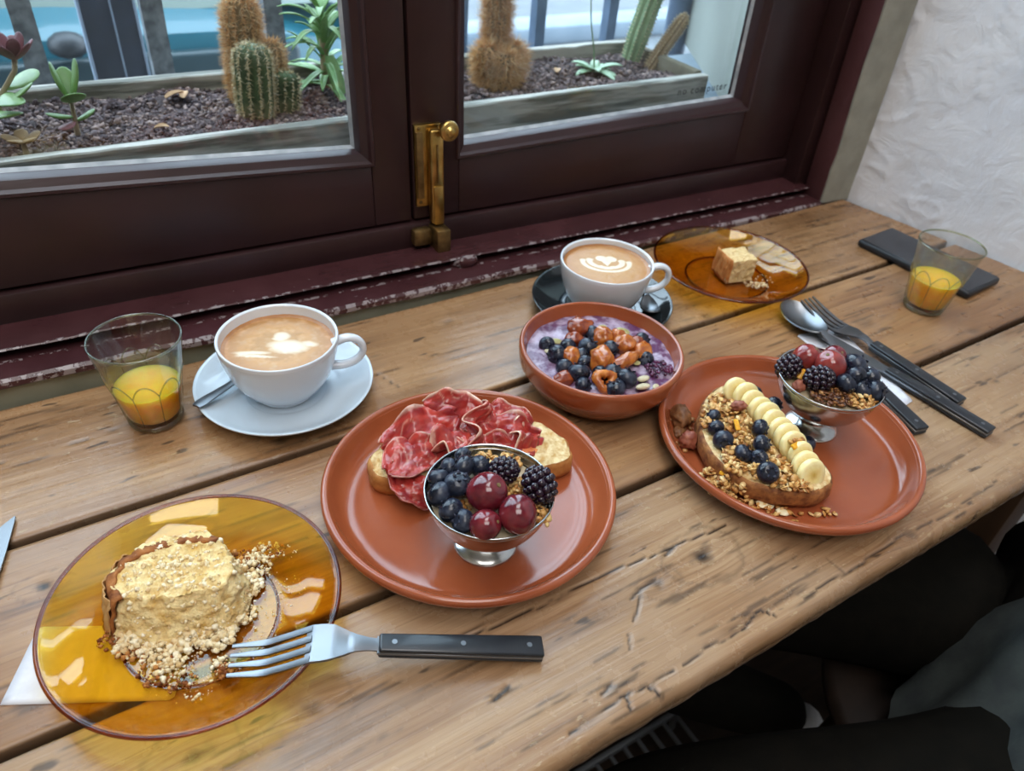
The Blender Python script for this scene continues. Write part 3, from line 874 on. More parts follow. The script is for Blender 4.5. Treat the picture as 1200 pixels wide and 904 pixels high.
def amber_plate(label, loc, group='amber glass plates'):
    t = thing('amber_glass_plate', label, 'plate', loc, group=group)
    R = .0850
    out = chaikin([(0, .001), (.044, .001), (.050, .002), (.060, .006), (.074, .0125), (.0835, .0195)], 3)
    lip = chaikin([(.0835, .0195), (R, .0208), (R, .0224), (.0838, .0228), (.0822, .0218)], 2)
    inn = chaikin([(.0822, .0218), (.073, .0152), (.060, .009), (.051, .0052), (.0465, .0038), (0, .0036)], 3)
    MB().lathe(out + lip + inn, 96).build('dish', M['amber'], t, sharp=None)
    ring = lambda rr, zz, q: [(rr + q * math.cos(b), zz + q * math.sin(b)) for b in np.linspace(0, 2 * PI, 9)]
    MB().lathe(ring(R + .0001, .0216, .0013), 120).build('rim', M['amber_dark'], t, sharp=None)
    MB().lathe(ring(.0460, .0022, .0011), 96).build('foot_ring', M['amber_dark'], t, sharp=None)
    return t
amber_a = amber_plate('round amber glass plate holding the crumbled cake, with napkin under it', (.0045, .3218, .0011))
amber_b = amber_plate('round amber glass plate by the sill with a small square of cake', (.6245, .4985, 0))

def tumbler(label, loc, lean, level, group='juice tumblers'):
    t = thing('juice_glass', label, 'glass', loc, group=group)
    o = resample(chaikin([(.0195, 0), (.0213, .0018), (.0226, .010), (.0255, .030), (.0288, .050), (.0314, .066), (.0334, .0775)], 2), 46, False)
    nf = 9
    def fn(r, z, a):
        b = (a % (2 * PI / nf)) - PI / nf
        u = b / (PI / nf)
        w = min(1, max(0, (.052 - .012 * u * u - z) / .0025)) * min(1, max(0, (z - .006) / .004))
        p = math.cos(PI / nf) / math.cos(b) * 1.012
        return r * (1 + ((p - 1.012) * .62 - .012) * w), z
    n = 144
    prof = [(0, .0012)] + [tuple(q) for q in o]
    ob = MB().lathe(prof, n, fn=fn)
    ob.lathe(chaikin([(.0334, .0775), (.0335, .0788), (.0328, .0794), (.0320, .0785)], 2) + chaikin([(.0320, .0785), (.0300, .066), (.0272, .050), (.0240, .030), (.0206, .010), (.0185, .0072), (0, .0068)], 2), n)
    MB().lathe([(.0328 + .0009 * math.cos(b), .0784 + .0011 * math.sin(b)) for b in np.linspace(0, 2 * PI, 9)], 96).build('rim', M['tumbler_rim'], t, sharp=None)
    MB().lathe([(.0196 + .0016 * math.cos(b), .0030 + .0024 * math.sin(b)) for b in np.linspace(0, 2 * PI, 9)], 96).build('base_ring', M['tumbler_rim'], t, sharp=None)
    ob.build('glass_wall', M['tumbler'], t, sharp=.45, recalc=True)
    fe = MB()
    for k in range(nf):
        pts = []
        for u in np.linspace(-1, 1, 13):
            a = (k + .5 + u * .5) * 2 * PI / nf; z = .052 - .012 * u * u
            r = float(np.interp(z, o[:, 1], o[:, 0])) * .996
            pts.append((r * math.cos(a), r * math.sin(a), z))
        fe.tube(pts, .00055, 6)
        fe.tube([(pts[0][0], pts[0][1], pts[0][2])] + [(float(np.interp(z, o[:, 1], o[:, 0])) * .985 * math.cos(k * 2 * PI / nf), float(np.interp(z, o[:, 1], o[:, 0])) * .985 * math.sin(k * 2 * PI / nf), z) for z in (.030, .018, .008)], .0004, 6)
    fe.build('facet_edges', M['tumbler_rim'], t, sharp=None)
    ri = float(np.interp(level, [.0072, .010, .030, .050], [.0185, .0206, .0240, .0272])) - .0003
    pr = [(0, .0071), (.0180, .0075), (.0202, .0102), (.0237 if level > .03 else ri, min(.030, level - .002)), (ri, level), (ri - .0012, level - .0004), (0, level - .0005)]
    MB().lathe(pr, 64).build('orange_juice', M['juice'], t, sharp=.8)
    return t
glass_a = tumbler('short faceted juice glass by the white coffee cup, near the left end', (.0202, .5310, 0), 0, .035)
glass_b = tumbler('short faceted juice glass standing in front of the black phone', (.7885, .3560, 0), 0, .038)

def saucer(label, loc, mat, R):
    t = thing('saucer', label, 'saucer', loc)
    k = R / .073
    prof = chaikin([(0, 0), (.036, 0), (.038, .002), (.050, .0048), (.064, .0115), (.0715, .0165)], 2) + chaikin([(.0715, .0165), (.073, .0178), (.0728, .0192), (.0708, .0187)], 2) + chaikin([(.0708, .0187), (.060, .0125), (.046, .0078), (.034, .0066), (.0315, .0052), (0, .0050)], 2)
    MB().lathe([(r * k, z) for r, z in prof], 96).build('dish', M[mat], t, sharp=None)
    return t
saucer_a = saucer('pale white saucer under the left coffee cup', (.1220, .5135, 0), 'blue_china', .073)
saucer_b = saucer('glossy black saucer under the right coffee cup', (.4490, .5040, 0), 'black_china', .0725)

RX = np.array([.8543, -.5197]); FX = np.array([.5197, .8543])      # right and away, seen from the bench
def latte(kind, R):
    nr, na = 70, 180
    vs = []; cols = []
    brown = np.array(rgb('a9713a')); tan = np.array(rgb('b98a50')); cream = np.array(rgb('e2d3b8')); dark = np.array(rgb('8a5526'))
    for i in range(nr):
        r = R * i / (nr - 1)
        for k in range(na):
            a = 2 * PI * k / na
            x, y = r * math.cos(a), r * math.sin(a)
            u = (x * RX[0] + y * RX[1]) / R; v = (x * FX[0] + y * FX[1]) / R
            q = r / R
            nz = N3((x, y, 0), 120, 5) * .5 + N3((x, y, 0), 320, 2) * .25
            c = tan * (1 - q ** 3) + brown * q ** 3
            c = c * (1 + .12 * nz)
            w = 0.0
            if kind == 'tulip': u, v = u / .9, v / .9
            if kind == 'tulip':
                # heart on top and nested crescents below it
                hx, hy = u - .02, v - .36
                for s in (-1, 1):
                    w = max(w, 1 - (math.hypot((hx - s * .12), hy * 1.1) / .17) ** 4)
                w = max(w, 1 - (abs(hx) / (.24 * max(.02, 1 + hy * 2.6)) if -.38 < hy < 0 else 9) ** 3)
                for cyy, rad, th in ((.20, .42, .09), (.16, .60, .075)):
                    d = math.hypot(u, (v - cyy) * 1.35)
                    if v < cyy + .12:
                        w = max(w, 1 - (abs(d - rad) / th) ** 2)
                    for s in (-1, 1):
                        w = max(w, 1 - (math.hypot(u - s * rad, v - cyy - .06) / (th * 1.2)) ** 2)
                d = math.hypot(u, (v - .05) * 1.3)
                if -.40 < v < 0: w = max(w, 1 - (abs(d - .22) / .10) ** 2)
            else:
                du, dv = u + .06 * nz, v + .08 * nz
                w = max(w, 1 - (math.hypot((du - .18) / .42, (dv + .02) / .24)) ** 3)
                w = max(w, 1 - (math.hypot((du + .02) / .17, (dv - .28) / .17)) ** 3)
                w = max(w, 1 - (math.hypot((du + .42) / .38, (dv + .22 - .12 * du) / .07)) ** 2)
                w = max(w, 1 - (math.hypot((du + .30) / .40, (dv + .36) / .05)) ** 2)
                w = max(w, .9 - (math.hypot((du - .52) / .22, (dv - .10) / .12)) ** 2)
                c = c * (1 + .08 * math.sin(14 * q + 5 * nz))
            w = min(1, max(0, w * (1.6 if kind == 'tulip' else 1.15) + (nz * .45 if kind != 'tulip' else nz * .12)))
            c = c * (1 - w) + cream * w
            if q > .93: c = c * .6 + dark * .4
            vs.append((x, y, .0006 * nz + .0012 * max(0, q - .93) / .07)); cols.append(tuple(np.clip(c, 0, 1)))
    fs = [(i * na + k, (i + 1) * na + k, (i + 1) * na + (k + 1) % na, i * na + (k + 1) % na) for i in range(nr - 1) for k in range(na)]
    return MB().add(vs, fs, cols)
def coffee_cup(label, loc, rz, mat, kind, k, lvl):
    t = thing('coffee_cup', label, 'cup', loc, group='coffee cups')
    out = chaikin([(0, .0012), (.0215, .0012), (.0225, 0), (.0245, .0004), (.0248, .0035), (.0300, .0075), (.0395, .0205), (.0452, .0370), (.0476, .0500), (.0480, .0540)], 2)
    lip = chaikin([(.0480, .0540), (.0481, .0562), (.0470, .0570), (.0456, .0558)], 2)
    inn = chaikin([(.0456, .0558), (.0448, .0480), (.041, .034), (.033, .016), (.02, .008), (0, .007)], 2)
    MB().lathe([(r * k, z) for r, z in out + lip + inn], 96).build('cup_body', M[mat], t, sharp=None)
    path = chaikin([(.0435, .0465), (.0500, .0505), (.0590, .0515), (.0665, .0460), (.0675, .0360), (.0610, .0275), (.0500, .0235), (.0400, .0240)], 3)
    pts = [(r * k * math.cos(rz), r * k * math.sin(rz), z) for r, z in path]
    MB().tube(pts, [.0050 - .0012 * math.sin(PI * i / (len(pts) - 1)) for i in range(len(pts))], 14, squash=.8).build('handle', M[mat], t, sharp=None)
    latte(kind, .0446 * k).build('coffee', M['coffee'], t, (0, 0, lvl), sharp=None)
    return t
cup_a = coffee_cup('white coffee cup with a blurred milk swirl, on the white saucer', (.1205, .5130, .0054), math.radians(-20), 'white_china', 'swan', 1.0, .0468)
cup_b = coffee_cup('white coffee cup with a milk heart pattern, on the black saucer', (.4470, .5030, .0054), math.radians(-27), 'white_china', 'tulip', .972, .0500)

def dessert_dish(label, loc):
    t = thing('dessert_dish', label, 'dish', loc, group='steel dessert dishes')
    zf = .90
    prof = chaikin([(0, .003), (.0195, .001), (.0215, 0), (.0228, .0008), (.0215, .003), (.0155, .0065), (.0120, .0105), (.0125, .0135), (.0200, .0185), (.0315, .0290), (.0390, .0430), (.0420, .0560)], 2)
    prof += chaikin([(.0420, .0560), (.0432, .0585), (.0431, .0600), (.0419, .0600), (.0408, .0570)], 2) + chaikin([(.0408, .0570), (.0375, .0430), (.0300, .0305), (.0180, .0215), (0, .019)], 2)
    MB().lathe([(r, z * zf) for r, z in prof], 80).build('dish', M['steel'], t, sharp=None)
    mb = MB(); vs = []; nr, na = 12, 48
    for i in range(nr):
        r = .0385 * i / (nr - 1)
        for k in range(na):
            a = 2 * PI * k / na
            vs.append((r * math.cos(a), r * math.sin(a), .0455 + .003 * (1 - r / .0385) + .0012 * N3((r * math.cos(a), r * math.sin(a), 0), 130, 4)))
    fs = [(i * na + k, (i + 1) * na + k, (i + 1) * na + (k + 1) % na, i * na + (k + 1) % na) for i in range(nr - 1) for k in range(na)]
    mb.add(vs, fs).build('yogurt', M['yogurt_plain'], t, sharp=None)
    return t
dish_a = dessert_dish('steel footed dish of grapes and berries beside the ham toast', (.1893, .2897, PF))
dish_b = dessert_dish('steel footed dish of fruit beside the banana toast', (.5020, .2695, PF))

# ------------------------------------------------------------------ cutlery
def zat(zp, x):
    return np.interp(x, [q[0] for q in zp], [q[1] for q in zp])
def handle_parts(t, x0, x1, zp, w=.0140, th=.0084, rivets=3):
    za, zb = zat(zp, x0), zat(zp, x1)
    L = math.hypot(x1 - x0, zb - za); ang = -math.atan2(zb - za, x1 - x0)
    R = np.array(Matrix.Rotation(ang, 3, 'Y'))
    mb = MB()
    for s in (-1, 1):
        b = MB().box((0, -w / 2, .0009 if s > 0 else -th / 2), (L, w / 2, th / 2 if s > 0 else -.0009), .0016, 3)
        b.map(lambda p: (p[0], p[1] * (.86 + .18 * p[0] / L), p[2]))
        mb.add(np.array(b.v) @ R.T + np.array((x0, 0, za)), b.f)
    h = mb.build('handle', M['handle'], t)
    b = MB().box((-.001, -w / 2 * .97, -.0009), (L - .0006, w / 2 * .97, .0009), .0003, 1)
    b.map(lambda p: (p[0], p[1] * (.86 + .18 * p[0] / L), p[2]))
    MB().add(np.array(b.v) @ R.T + np.array((x0, 0, za)), b.f).build('tang', M['steel_cut'], t)
    for k in range(rivets):
        x = L * (.09 + .82 * k / max(1, rivets - 1))
        m = MB().lathe([(0, th / 2 + .0003), (.0016, th / 2 + .0003), (.0018, th / 2 - .0004)], 14, (x, 0, 0))
        m.map(lambda p: tuple(R @ np.array(p) + np.array((x0, 0, za)))).build('rivet', M['steel_cut'], h)
def fork(label, loc, rz, zp, x1=.1845):
    t = thing('fork', label, 'fork', loc, rz, group='steel forks with black handles')
    mb = MB()
    for y in (-.0101, -.0034, .0034, .0101):
        xs = np.linspace(0, .0475, 12)
        P = np.zeros((12, 3, 3))
        for i, x in enumerate(xs):
            hw = .0009 + .0011 * min(1, x / .02)
            for j, s in enumerate((-1, 0, 1)):
                P[i, j] = (x, y * (.93 + .07 * min(1, x / .03)) + s * hw, zat(zp, x) + (.0003 if s == 0 else 0))
        mb.sheet(P, .0017)
    xs = np.linspace(.0445, .0880, 26)
    P = np.zeros((26, 9, 3))
    for i, x in enumerate(xs):
        hw = np.interp(x, [.044, .054, .060, .066, .072, .080, .088], [.0121, .0121, .0112, .0085, .0056, .0040, .0040])
        for j in range(9):
            s = j / 4 - 1
            P[i, j] = (x, s * hw, zat(zp, x) - .0008 * (1 - s * s) * (1 if x < .07 else -.5))
    mb.sheet(P, .0018)
    mb.build('fork_head', M['steel_cut'], t, sharp=.9)
    handle_parts(t, .0855, x1, zp)
    return t
fork_a = fork('steel fork with black riveted handle leaning on the near amber plate', (.0115, .2787, 0), math.radians(-25.1),
              [(0, .0118), (.02, .0128), (.034, .0185), (.048, .0250), (.060, .0258), (.075, .0225), (.0855, .0195), (.1845, .0060)])
fork_b = fork('steel fork with black handle on the napkin, farthest from the plates', (.6545, .4110, 0), math.radians(-88.4),
              [(0, .0150), (.02, .0090), (.036, .0058), (.050, .0060), (.062, .0090), (.075, .0110), (.0855, .0090), (.1845, .0052)])
def knife(label, loc, rz, L=.205, zp=None):
    t = thing('table_knife', label, 'knife', loc, rz)
    zp = zp or [(0, .0025), (.10, .0045), (L, .0052)]
    pts = [(0, .006), (.006, .0065), (.03, .0072), (.085, .0070), (.100, .0058), (.104, .0050)]
    lo = [(0, .0055), (.010, -.002), (.03, -.0072), (.07, -.0085), (.095, -.0070), (.104, -.0050)]
    xs = np.linspace(0.0002, .104, 34)
    P = np.zeros((34, 5, 3))
    for i, x in enumerate(xs):
        a = np.interp(x, [q[0] for q in pts], [q[1] for q in pts]); b = np.interp(x, [q[0] for q in lo], [q[1] for q in lo])
        for j in range(5):
            P[i, j] = (x, b + (a - b) * j / 4, zat(zp, x))
    MB().sheet(P, .0014).build('blade', M['steel_cut'], t)
    handle_parts(t, .1015, L, zp)
    return t
knife_b = knife('steel knife with black riveted handle on the napkin, between spoon and fork', (.6290, .3930, 0), math.radians(-85.5), .2055, [(0, .0028), (.10, .0060), (.2055, .0052)])
knife_a = knife('steel blade tip lying on the wood at the left edge of the view', (-.0905, .4655, 0), math.radians(-106), .205, [(0, .0022), (.10, .0040), (.205, .0052)])
def spoon(name, label, loc, rz, L, bw, bl, zp, mat='steel_cut', resin=True):
    t = thing(name, label, 'spoon', loc, rz)
    nu, nv = 22, 13
    P = np.zeros((nu, nv, 3))
    for i in range(nu):
        u = i / (nu - 1); x = u * bl
        hw = bw * math.sqrt(max(1e-6, 1 - (2 * u - 1) ** 2)) * (1 - .22 * (u - .4)) * (1 if u < .85 else 1) + .0002
        hw = max(hw, .0022 if u > .9 else .0002)
        for j in range(nv):
            s = j / (nv - 1) * 2 - 1
            dep = bw * .42 * (1 - s * s) * math.sin(PI * min(1, u)) ** .7
            P[i, j] = (x, s * hw, zat(zp, x) + .0035 * (2 * u - 1) ** 2 - dep + bw * .30)
    mb = MB().sheet(P, .0012)
    x1 = .0855 + .02 if resin else L
    xs = np.linspace(bl * .97, x1, 24)
    Q = np.zeros((24, 5, 3))
    for i, x in enumerate(xs):
        if resin: hw = np.interp(x, [bl, bl + .02, x1], [.0036, .0030, .0042])
        else: hw = np.interp(x, [bl, bl + .012, L * .8, L * .95, L], [.0024, .0018, .0036, .0048, .0034])
        zz = zat(zp, x) + (.0035 + bw * .30) * max(0, 1 - (x - bl) / .03)
        for j in range(5):
            s = j / 2 - 1
            Q[i, j] = (x, s * hw, zz - .0004 * s * s)
    mb.sheet(Q, .0016)
    mb.build('spoon_bowl', M[mat], t, sharp=.9)
    if resin: handle_parts(t, x1 - .003, L, zp)
    return t
spoon('dessert_spoon', 'large steel spoon with black handle reaching behind the fruit dish', (.6340, .4200, 0), math.radians(-102.6), .2060, .0192, .063,
      [(0, .0050), (.06, .0050), (.10, .0090), (.206, .0052)])
spoon('teaspoon', 'small steel teaspoon resting on the white saucer behind the cup', (.1365, .5690, .0068), math.radians(-143.5), .1100, .0095, .030,
      [(0, .0085), (.03, .0075), (.07, .0092), (.098, .0138), (.110, .0152)], resin=False)
spoon('teaspoon', 'small steel teaspoon on the black saucer beside the cup handle', (.4800, .4590, .0062), math.radians(62), .1080, .0098, .032,
      [(0, .0055), (.03, .0052), (.07, .0100), (.108, .0160)], resin=False)

# ------------------------------------------------------------------ phone and napkins
t = thing('mobile_phone', 'black mobile phone lying on the table by the white wall', 'phone', (.8820, .4180, 0), math.radians(4.0))
MB().box((-.0365, -.0735, .0004), (.0365, .0735, .0100), .0036, 3).build('case', M['phone_body'], t)
MB().box((-.0335, -.0705, .0098), (.0335, .0705, .0104), .0003, 1).build('screen', M['phone_glass'], t)
def napkin(label, poly, seed, layers=2):
    mb = MB()
    for k in range(layers):
        p = resample(poly, 60); c = p.mean(0)
        p = c + (p - c) * (1 - .012 * k)
        vs = [(c[0], c[1], .0004 + .0007 * k)]; fs = []
        rings = 8
        for r in range(1, rings + 1):
            for q in p:
                x, y = c + (q - c) * r / rings
                vs.append((x, y, .0004 + .0007 * k + .0003 * (1 + N3((x, y, 0), 70, seed + k * 5))))
        n = 60
        fs += [(0, 1 + i, 1 + (i + 1) % n) for i in range(n)]
        for r in range(rings - 1):
            b = 1 + r * n
            fs += [(b + i, b + n + i, b + n + (i + 1) % n, b + (i + 1) % n) for i in range(n)]
        top = len(vs)
        vs += [(q[0], q[1], .00005) for q in p]
        b = 1 + (rings - 1) * n
        fs += [(b + i, top + i, top + (i + 1) % n, b + (i + 1) % n) for i in range(n)]
        mb.add(vs, fs)
    return tag(mb.build('napkin', M['napkin'], sharp=None), label, 'napkin', group='folded paper napkins')
napkin('folded white paper napkin sticking out from under the near amber plate', [(-.1044, .3197), (-.022, .2774), (.001, .321), (-.0815, .3635)], 3)
napkin('folded white paper napkin under the spoon, knife and fork', [(.5985, .2505), (.6275, .2530), (.6630, .3680), (.6100, .3800)], 7, 1)

# ------------------------------------------------------------------ bread, ham and banana
def bread(label, poly, z0, th, crust, seed, group=None):
    p = np.array(poly, float); c = p.mean(0)
    t = thing('toast_slice', label, 'toast', (c[0], c[1], z0), group=group)
    q = smooth_loop(p - c, 90, 2)
    n = 90
    nr = np.array([1 + .035 * N3((a * 1.0, b * 1.0, seed), 70, seed) for a, b in q])
    q = q * nr[:, None]
    def ins(d):
        return q * (1 - d / (np.linalg.norm(q, axis=1)[:, None]))
    rings = [(ins(.007), 0), (ins(.002), .0006), (ins(0) * 1.015, th * .35), (ins(0) * 1.01, th * .75), (ins(.0006), th * .95), (ins(.0024), th)]
    vs = [(0, 0, .0005)]; fs = [(0, 1 + (i + 1) % n, 1 + i) for i in range(n)]
    for k, (r, z) in enumerate(rings):
        for i, (x, y) in enumerate(r):
            e = .0012 * N3((x, y, z), 120, seed + 2) + .0006 * N3((x, y, z), 330, seed)
            l = math.hypot(x, y); vs.append((x + x / l * e, y + y / l * e, z + (e * .6 if k > 2 else 0)))
    for k in range(len(rings) - 1):
        b = 1 + k * n
        fs += [(b + i, b + (i + 1) % n, b + n + (i + 1) % n, b + n + i) for i in range(n)]
    MB().add(vs, fs).build('crust', M[crust], t, sharp=None)
    vs = []; fs = []; rr = 26
    base = ins(.0020)
    for k in range(rr):
        s = 1 - k / (rr - 1)
        for (x, y) in base * max(s, .001):
            h = th - .0002 + .0012 * N3((x, y, 0), 110, seed + 4) + .0010 * N3((x, y, 0), 300, seed + 1) + .0015 * min(1, (1 - s) * 6)
            hole = N3((x, y, 0), 95, seed + 8)
            if hole < -.42: h -= .004 * min(1, (-.42 - hole) * 8)
            vs.append((x, y, h))
    fs = [(k * n + i, k * n + (i + 1) % n, (k + 1) * n + (i + 1) % n, (k + 1) * n + i) for k in range(rr - 1) for i in range(n)]
    MB().add(vs, fs).build('crumb', M['crumb'], t, sharp=None)
    return t, c
toast_a, ca = bread('long toasted bread slice under the cured ham', [(.1385, .380), (.150, .394), (.172, .401), (.212, .397), (.25, .384), (.272, .370), (.284, .357), (.2875, .336), (.2845, .3185), (.268, .315), (.245, .3195), (.22, .327), (.19, .341), (.163, .353), (.146, .361), (.1385, .368)], PF + .0004, .0185, 'crust', 3)
def spread(pts, name, mat, parent, c, z, seed):
    p = smooth_loop(np.array(pts) - c, 48, 2)
    vs = []; rr = 10
    for k in range(rr):
        s = 1 - k / (rr - 1)
        m = p.mean(0)
        for (x, y) in m + (p - m) * max(s, .001):
            vs.append((x, y, z + .0022 * min(1, (1 - s) * 3) + .0014 * N3((x, y, 0), 170, seed) + .0007 * N3((x, y, 0), 420, seed)))
    fs = [(k * 48 + i, k * 48 + (i + 1) % 48, (k + 1) * 48 + (i + 1) % 48, (k + 1) * 48 + i) for k in range(rr - 1) for i in range(48)]
    MB().add(vs, fs).build(name, M[mat], parent, sharp=None)
spread([(.150, .382), (.160, .394), (.182, .394), (.185, .372), (.175, .358), (.160, .366)], 'tomato_pulp', 'pulp', toast_a, ca, .0192, 3)
spread([(.232, .385), (.262, .372), (.270, .355), (.262, .333), (.240, .329), (.215, .352)], 'tomato_pulp', 'pulp', toast_a, ca, .0192, 8)

def ham(label, c, L, Wd, ang, f, A, pitch, roll, seed, fat=1.0):
    nu, nv = 54, 26
    P = np.zeros((nu, nv, 3)); Cc = np.zeros((nu, nv, 3))
    red = np.array(rgb('b23a30')); deep = np.array(rgb('861f26')); pink = np.array(rgb('d0705c')); white = np.array(rgb('e2c0aa'))
    A *= 1.35; f *= 1.25
    R = np.array(Matrix.Rotation(ang, 3, 'Z') @ Matrix.Rotation(pitch, 3, 'Y') @ Matrix.Rotation(roll, 3, 'X'))
    for i in range(nu):
        u = i / (nu - 1) * 2 - 1
        ww = Wd * (1 - abs(u) ** 3 * .75) * (1 + .22 * N3((u, 0, seed), 2.2, seed))
        for j in range(nv):
            v = j / (nv - 1) * 2 - 1
            x = u * L / 2 * (1 + .08 * N3((0, v, seed), 2, seed)); y = v * ww / 2 + .10 * Wd * N3((u, 1, seed), 1.6, seed + 3)
            z = A * math.sin(PI * f * u + seed) * (.55 + .45 * v) + A * .6 * N3((u, v, seed), 2.4, seed + 5) - .22 * L * (u * u) * .35
            z += .0010 * N3((u, v, seed), 9, seed)
            P[i, j] = R @ np.array((x, y, z))
            n1 = N3((u, v, 0), 2.6, seed + 1); n2 = N3((u, v * 2.5, 0), 6, seed + 2)
            col = red * (1 - max(0, min(1, .5 + n1))) + deep * max(0, min(1, .5 + n1))
            col = col * (1 - .5 * max(0, n2)) + pink * .5 * max(0, n2)
            w = min(1, max(0, (v - .84 + .16 * n1) * 6)) * fat * .9
            w = max(w, .5 * max(0, 1 - abs(N3((u, v * .5, 2), 1.6, seed + 9)) * 30) * fat)
            w = max(w, .25 * max(0, abs(v) - .95) / .05)
            Cc[i, j] = col * (1 - w) + white * w
    m = MB().sheet(P, .0011, Cc)
    o = m.build('ham_slice', M['ham'], None, c, sharp=None)
    return tag(o, label, 'ham', 'slices of cured ham on the toast')
D = math.radians
ham('wide red ham slice at the left end of the toast, curling over the crust', (.1690, .3665, .0335), .048, .034, D(25), 1.2, .0035, D(8), D(12), 1.3, .7)
ham('large folded red ham slice on the upper left of the toast', (.1850, .3840, .0375), .062, .036, D(-2), 1.6, .0045, D(-10), D(28), 2.1, .8)
ham('ham slice with a white fat edge, standing highest at the back of the toast', (.2160, .3870, .0400), .050, .036, D(-30), 1.0, .0040, D(6), D(48), 3.4, 1.2)
ham('ham ribbon folded upright in the middle of the toast', (.2270, .3640, .0395), .046, .026, D(50), 1.3, .0060, D(-20), D(55), 4.2, 1.0)
ham('dark red ham slice on the right half of the toast', (.2420, .3580, .0360), .056, .034, D(-38), 1.9, .0045, D(6), D(20), 5.7, .8)
ham('ham strip hanging over the front edge of the toast beside the steel dish', (.1600, .3480, .0240), .044, .024, D(-62), 1.0, .0030, D(28), D(10), 6.5, .4)
ham('crumpled ham slice with pale streaks in the centre of the toast', (.2030, .3640, .0380), .044, .036, D(70), 1.8, .0055, D(10), D(14), 7.1, 1.2)
ham('ham slice with a curled white fat rind near the right end of the toast', (.2560, .3460, .0325), .034, .026, D(75), 1.5, .0055, D(-12), D(30), 8.8, 1.6)
ham('flat ham slice bridging the left and middle folds on the toast', (.1850, .3600, .0350), .052, .030, D(-20), 1.4, .0038, D(4), D(24), 9.9, .8)
ham('pale pink ham slice at the back right of the toast', (.2560, .3730, .0320), .040, .026, D(-42), 1.4, .0040, D(4), D(25), 10.4, 1.1)
ham('ham slice tucked behind the rim of the steel fruit dish', (.2240, .3460, .0345), .046, .026, D(-20), 1.7, .0040, D(0), D(26), 11.6, .8)

toast_b, cb = bread('thick toasted bread slice under the banana and berries', [(.452, .331), (.430, .329), (.410, .317), (.392, .299), (.379, .275), (.3765, .250), (.384, .231), (.400, .2135), (.4225, .2005), (.443, .2015), (.452, .2150), (.457, .245), (.466, .290), (.4665, .318)], PF + .0004, .0195, 'rye_crust', 7)
bprof = chaikin([(0, -.0033), (.0105, -.0033), (.0118, -.0020), (.0120, 0), (.0118, .0020), (.0105, .0033), (0, .0033)], 1)
ban_me = MB().lathe(bprof, 28).mesh('banana_slice', M['banana'], True, .9)
ords = ['first', 'second', 'third', 'fourth', 'fifth', 'sixth', 'seventh', 'eighth', 'ninth', 'tenth', 'eleventh', 'twelfth']
bpts = [(.4450, .3130), (.4475, .3035), (.4465, .2940), (.4455, .2850), (.4445, .2762), (.4430, .2675), (.4415, .2588), (.4390, .2500), (.4365, .2412), (.4335, .2312), (.4300, .2220), (.4265, .2135)]
for i, (x, y) in enumerate(bpts):
    o = put('banana_slice', ban_me, None, (x, y, .0345 - (.002 if i > 9 else 0)), (D(66 + 5 * math.sin(i * 2.3)), D(4 * math.sin(i * 1.7)), D(-14 + 7 * math.sin(i * 3.1))), 0.95 + .05 * math.sin(i * 1.9))
    tag(o, 'banana slice, %s of the row on the toast counted from the window end' % ords[i], 'banana', 'banana slices in a row')

# ------------------------------------------------------------------ berries and grapes
V, F = ico(3)
vs = []
for q in V:
    z = q[2]; r = math.hypot(q[0], q[1])
    zz = z * .90
    if z > .75: zz -= .20 * (1 - r / .66) if r < .66 else 0
    vs.append((q[0] * .0068, q[1] * .0068, zz * .0068))
blue_me = MB().add(vs, F).mesh('blueberry', M['blueberry'], True, None)
mb = MB()
for k in range(5):
    a = 2 * PI * k / 5
    pts = []
    for u in range(3):
        for v in (-1, 0, 1):
            rr = .0021 + u * .00085; th = a + v * (.52 - .2 * u)
            pts.append((rr * math.cos(th), rr * math.sin(th), .0050 + .0004 * u + (.0003 if v == 0 else 0)))
    P = np.array(pts).reshape(3, 3, 3)
    mb.sheet(P, .0003)
cal_me = mb.mesh('calyx', M['calyx'], True, None)
def blueberry(label, x, y, z, r, seed, group):
    rnd = random.Random(seed)
    k = r / (.0056 if 'steel' in group or 'dish' in group else .0055 if 'bowl' in group else .0060)
    o = put('blueberry', blue_me, None, (x, y, z), (rnd.uniform(-1.3, 1.3), rnd.uniform(-1.3, 1.3), rnd.uniform(0, 6)), (k * rnd.uniform(.97, 1.04), k, k * rnd.uniform(.94, 1.03)))
    put('calyx', cal_me, o)
    return tag(o, label, 'blueberry', group)
def grape_mesh(mat):
    V, F = ico(4)
    vs = [(q[0] * .0118, q[1] * .0118, q[2] * .0126 - (.0012 * max(0, (q[2] - .93) / .07))) for q in V]
    return MB().add(vs, F).mesh('grape', M[mat], True, None)
grape_dark, grape_rosy = grape_mesh('grape'), grape_mesh('grape_light')
scar_me = MB().lathe([(0, .0118), (.0012, .0119), (.0014, .0113), (0, .0110)], 10).mesh('stem_scar', M['stem'])
def grape(label, x, y, z, r, rot, me, group):
    o = put('grape', me, None, (x, y, z), rot, r / .0121)
    put('stem_scar', scar_me, o)
    return tag(o, label, 'grape', group)
mb = MB()
rnd = random.Random(4)
k = 0
for ring, (lat, cnt) in enumerate(((-75, 4), (-48, 9), (-22, 12), (4, 13), (30, 11), (55, 8), (78, 4))):
    for i in range(cnt):
        a = 2 * PI * (i + .5 * (ring % 2)) / cnt + rnd.uniform(-.08, .08); la = D(lat)
        R0 = .0086
        mb.ball((R0 * math.cos(la) * math.cos(a), R0 * math.cos(la) * math.sin(a), R0 * 1.18 * math.sin(la)), .00255 * rnd.uniform(.9, 1.1), 2)
mb.ball((0, 0, 0), (.0085, .0085, .0100), 2)
bb_me = mb.mesh('blackberry', M['blackberry'], True, None)
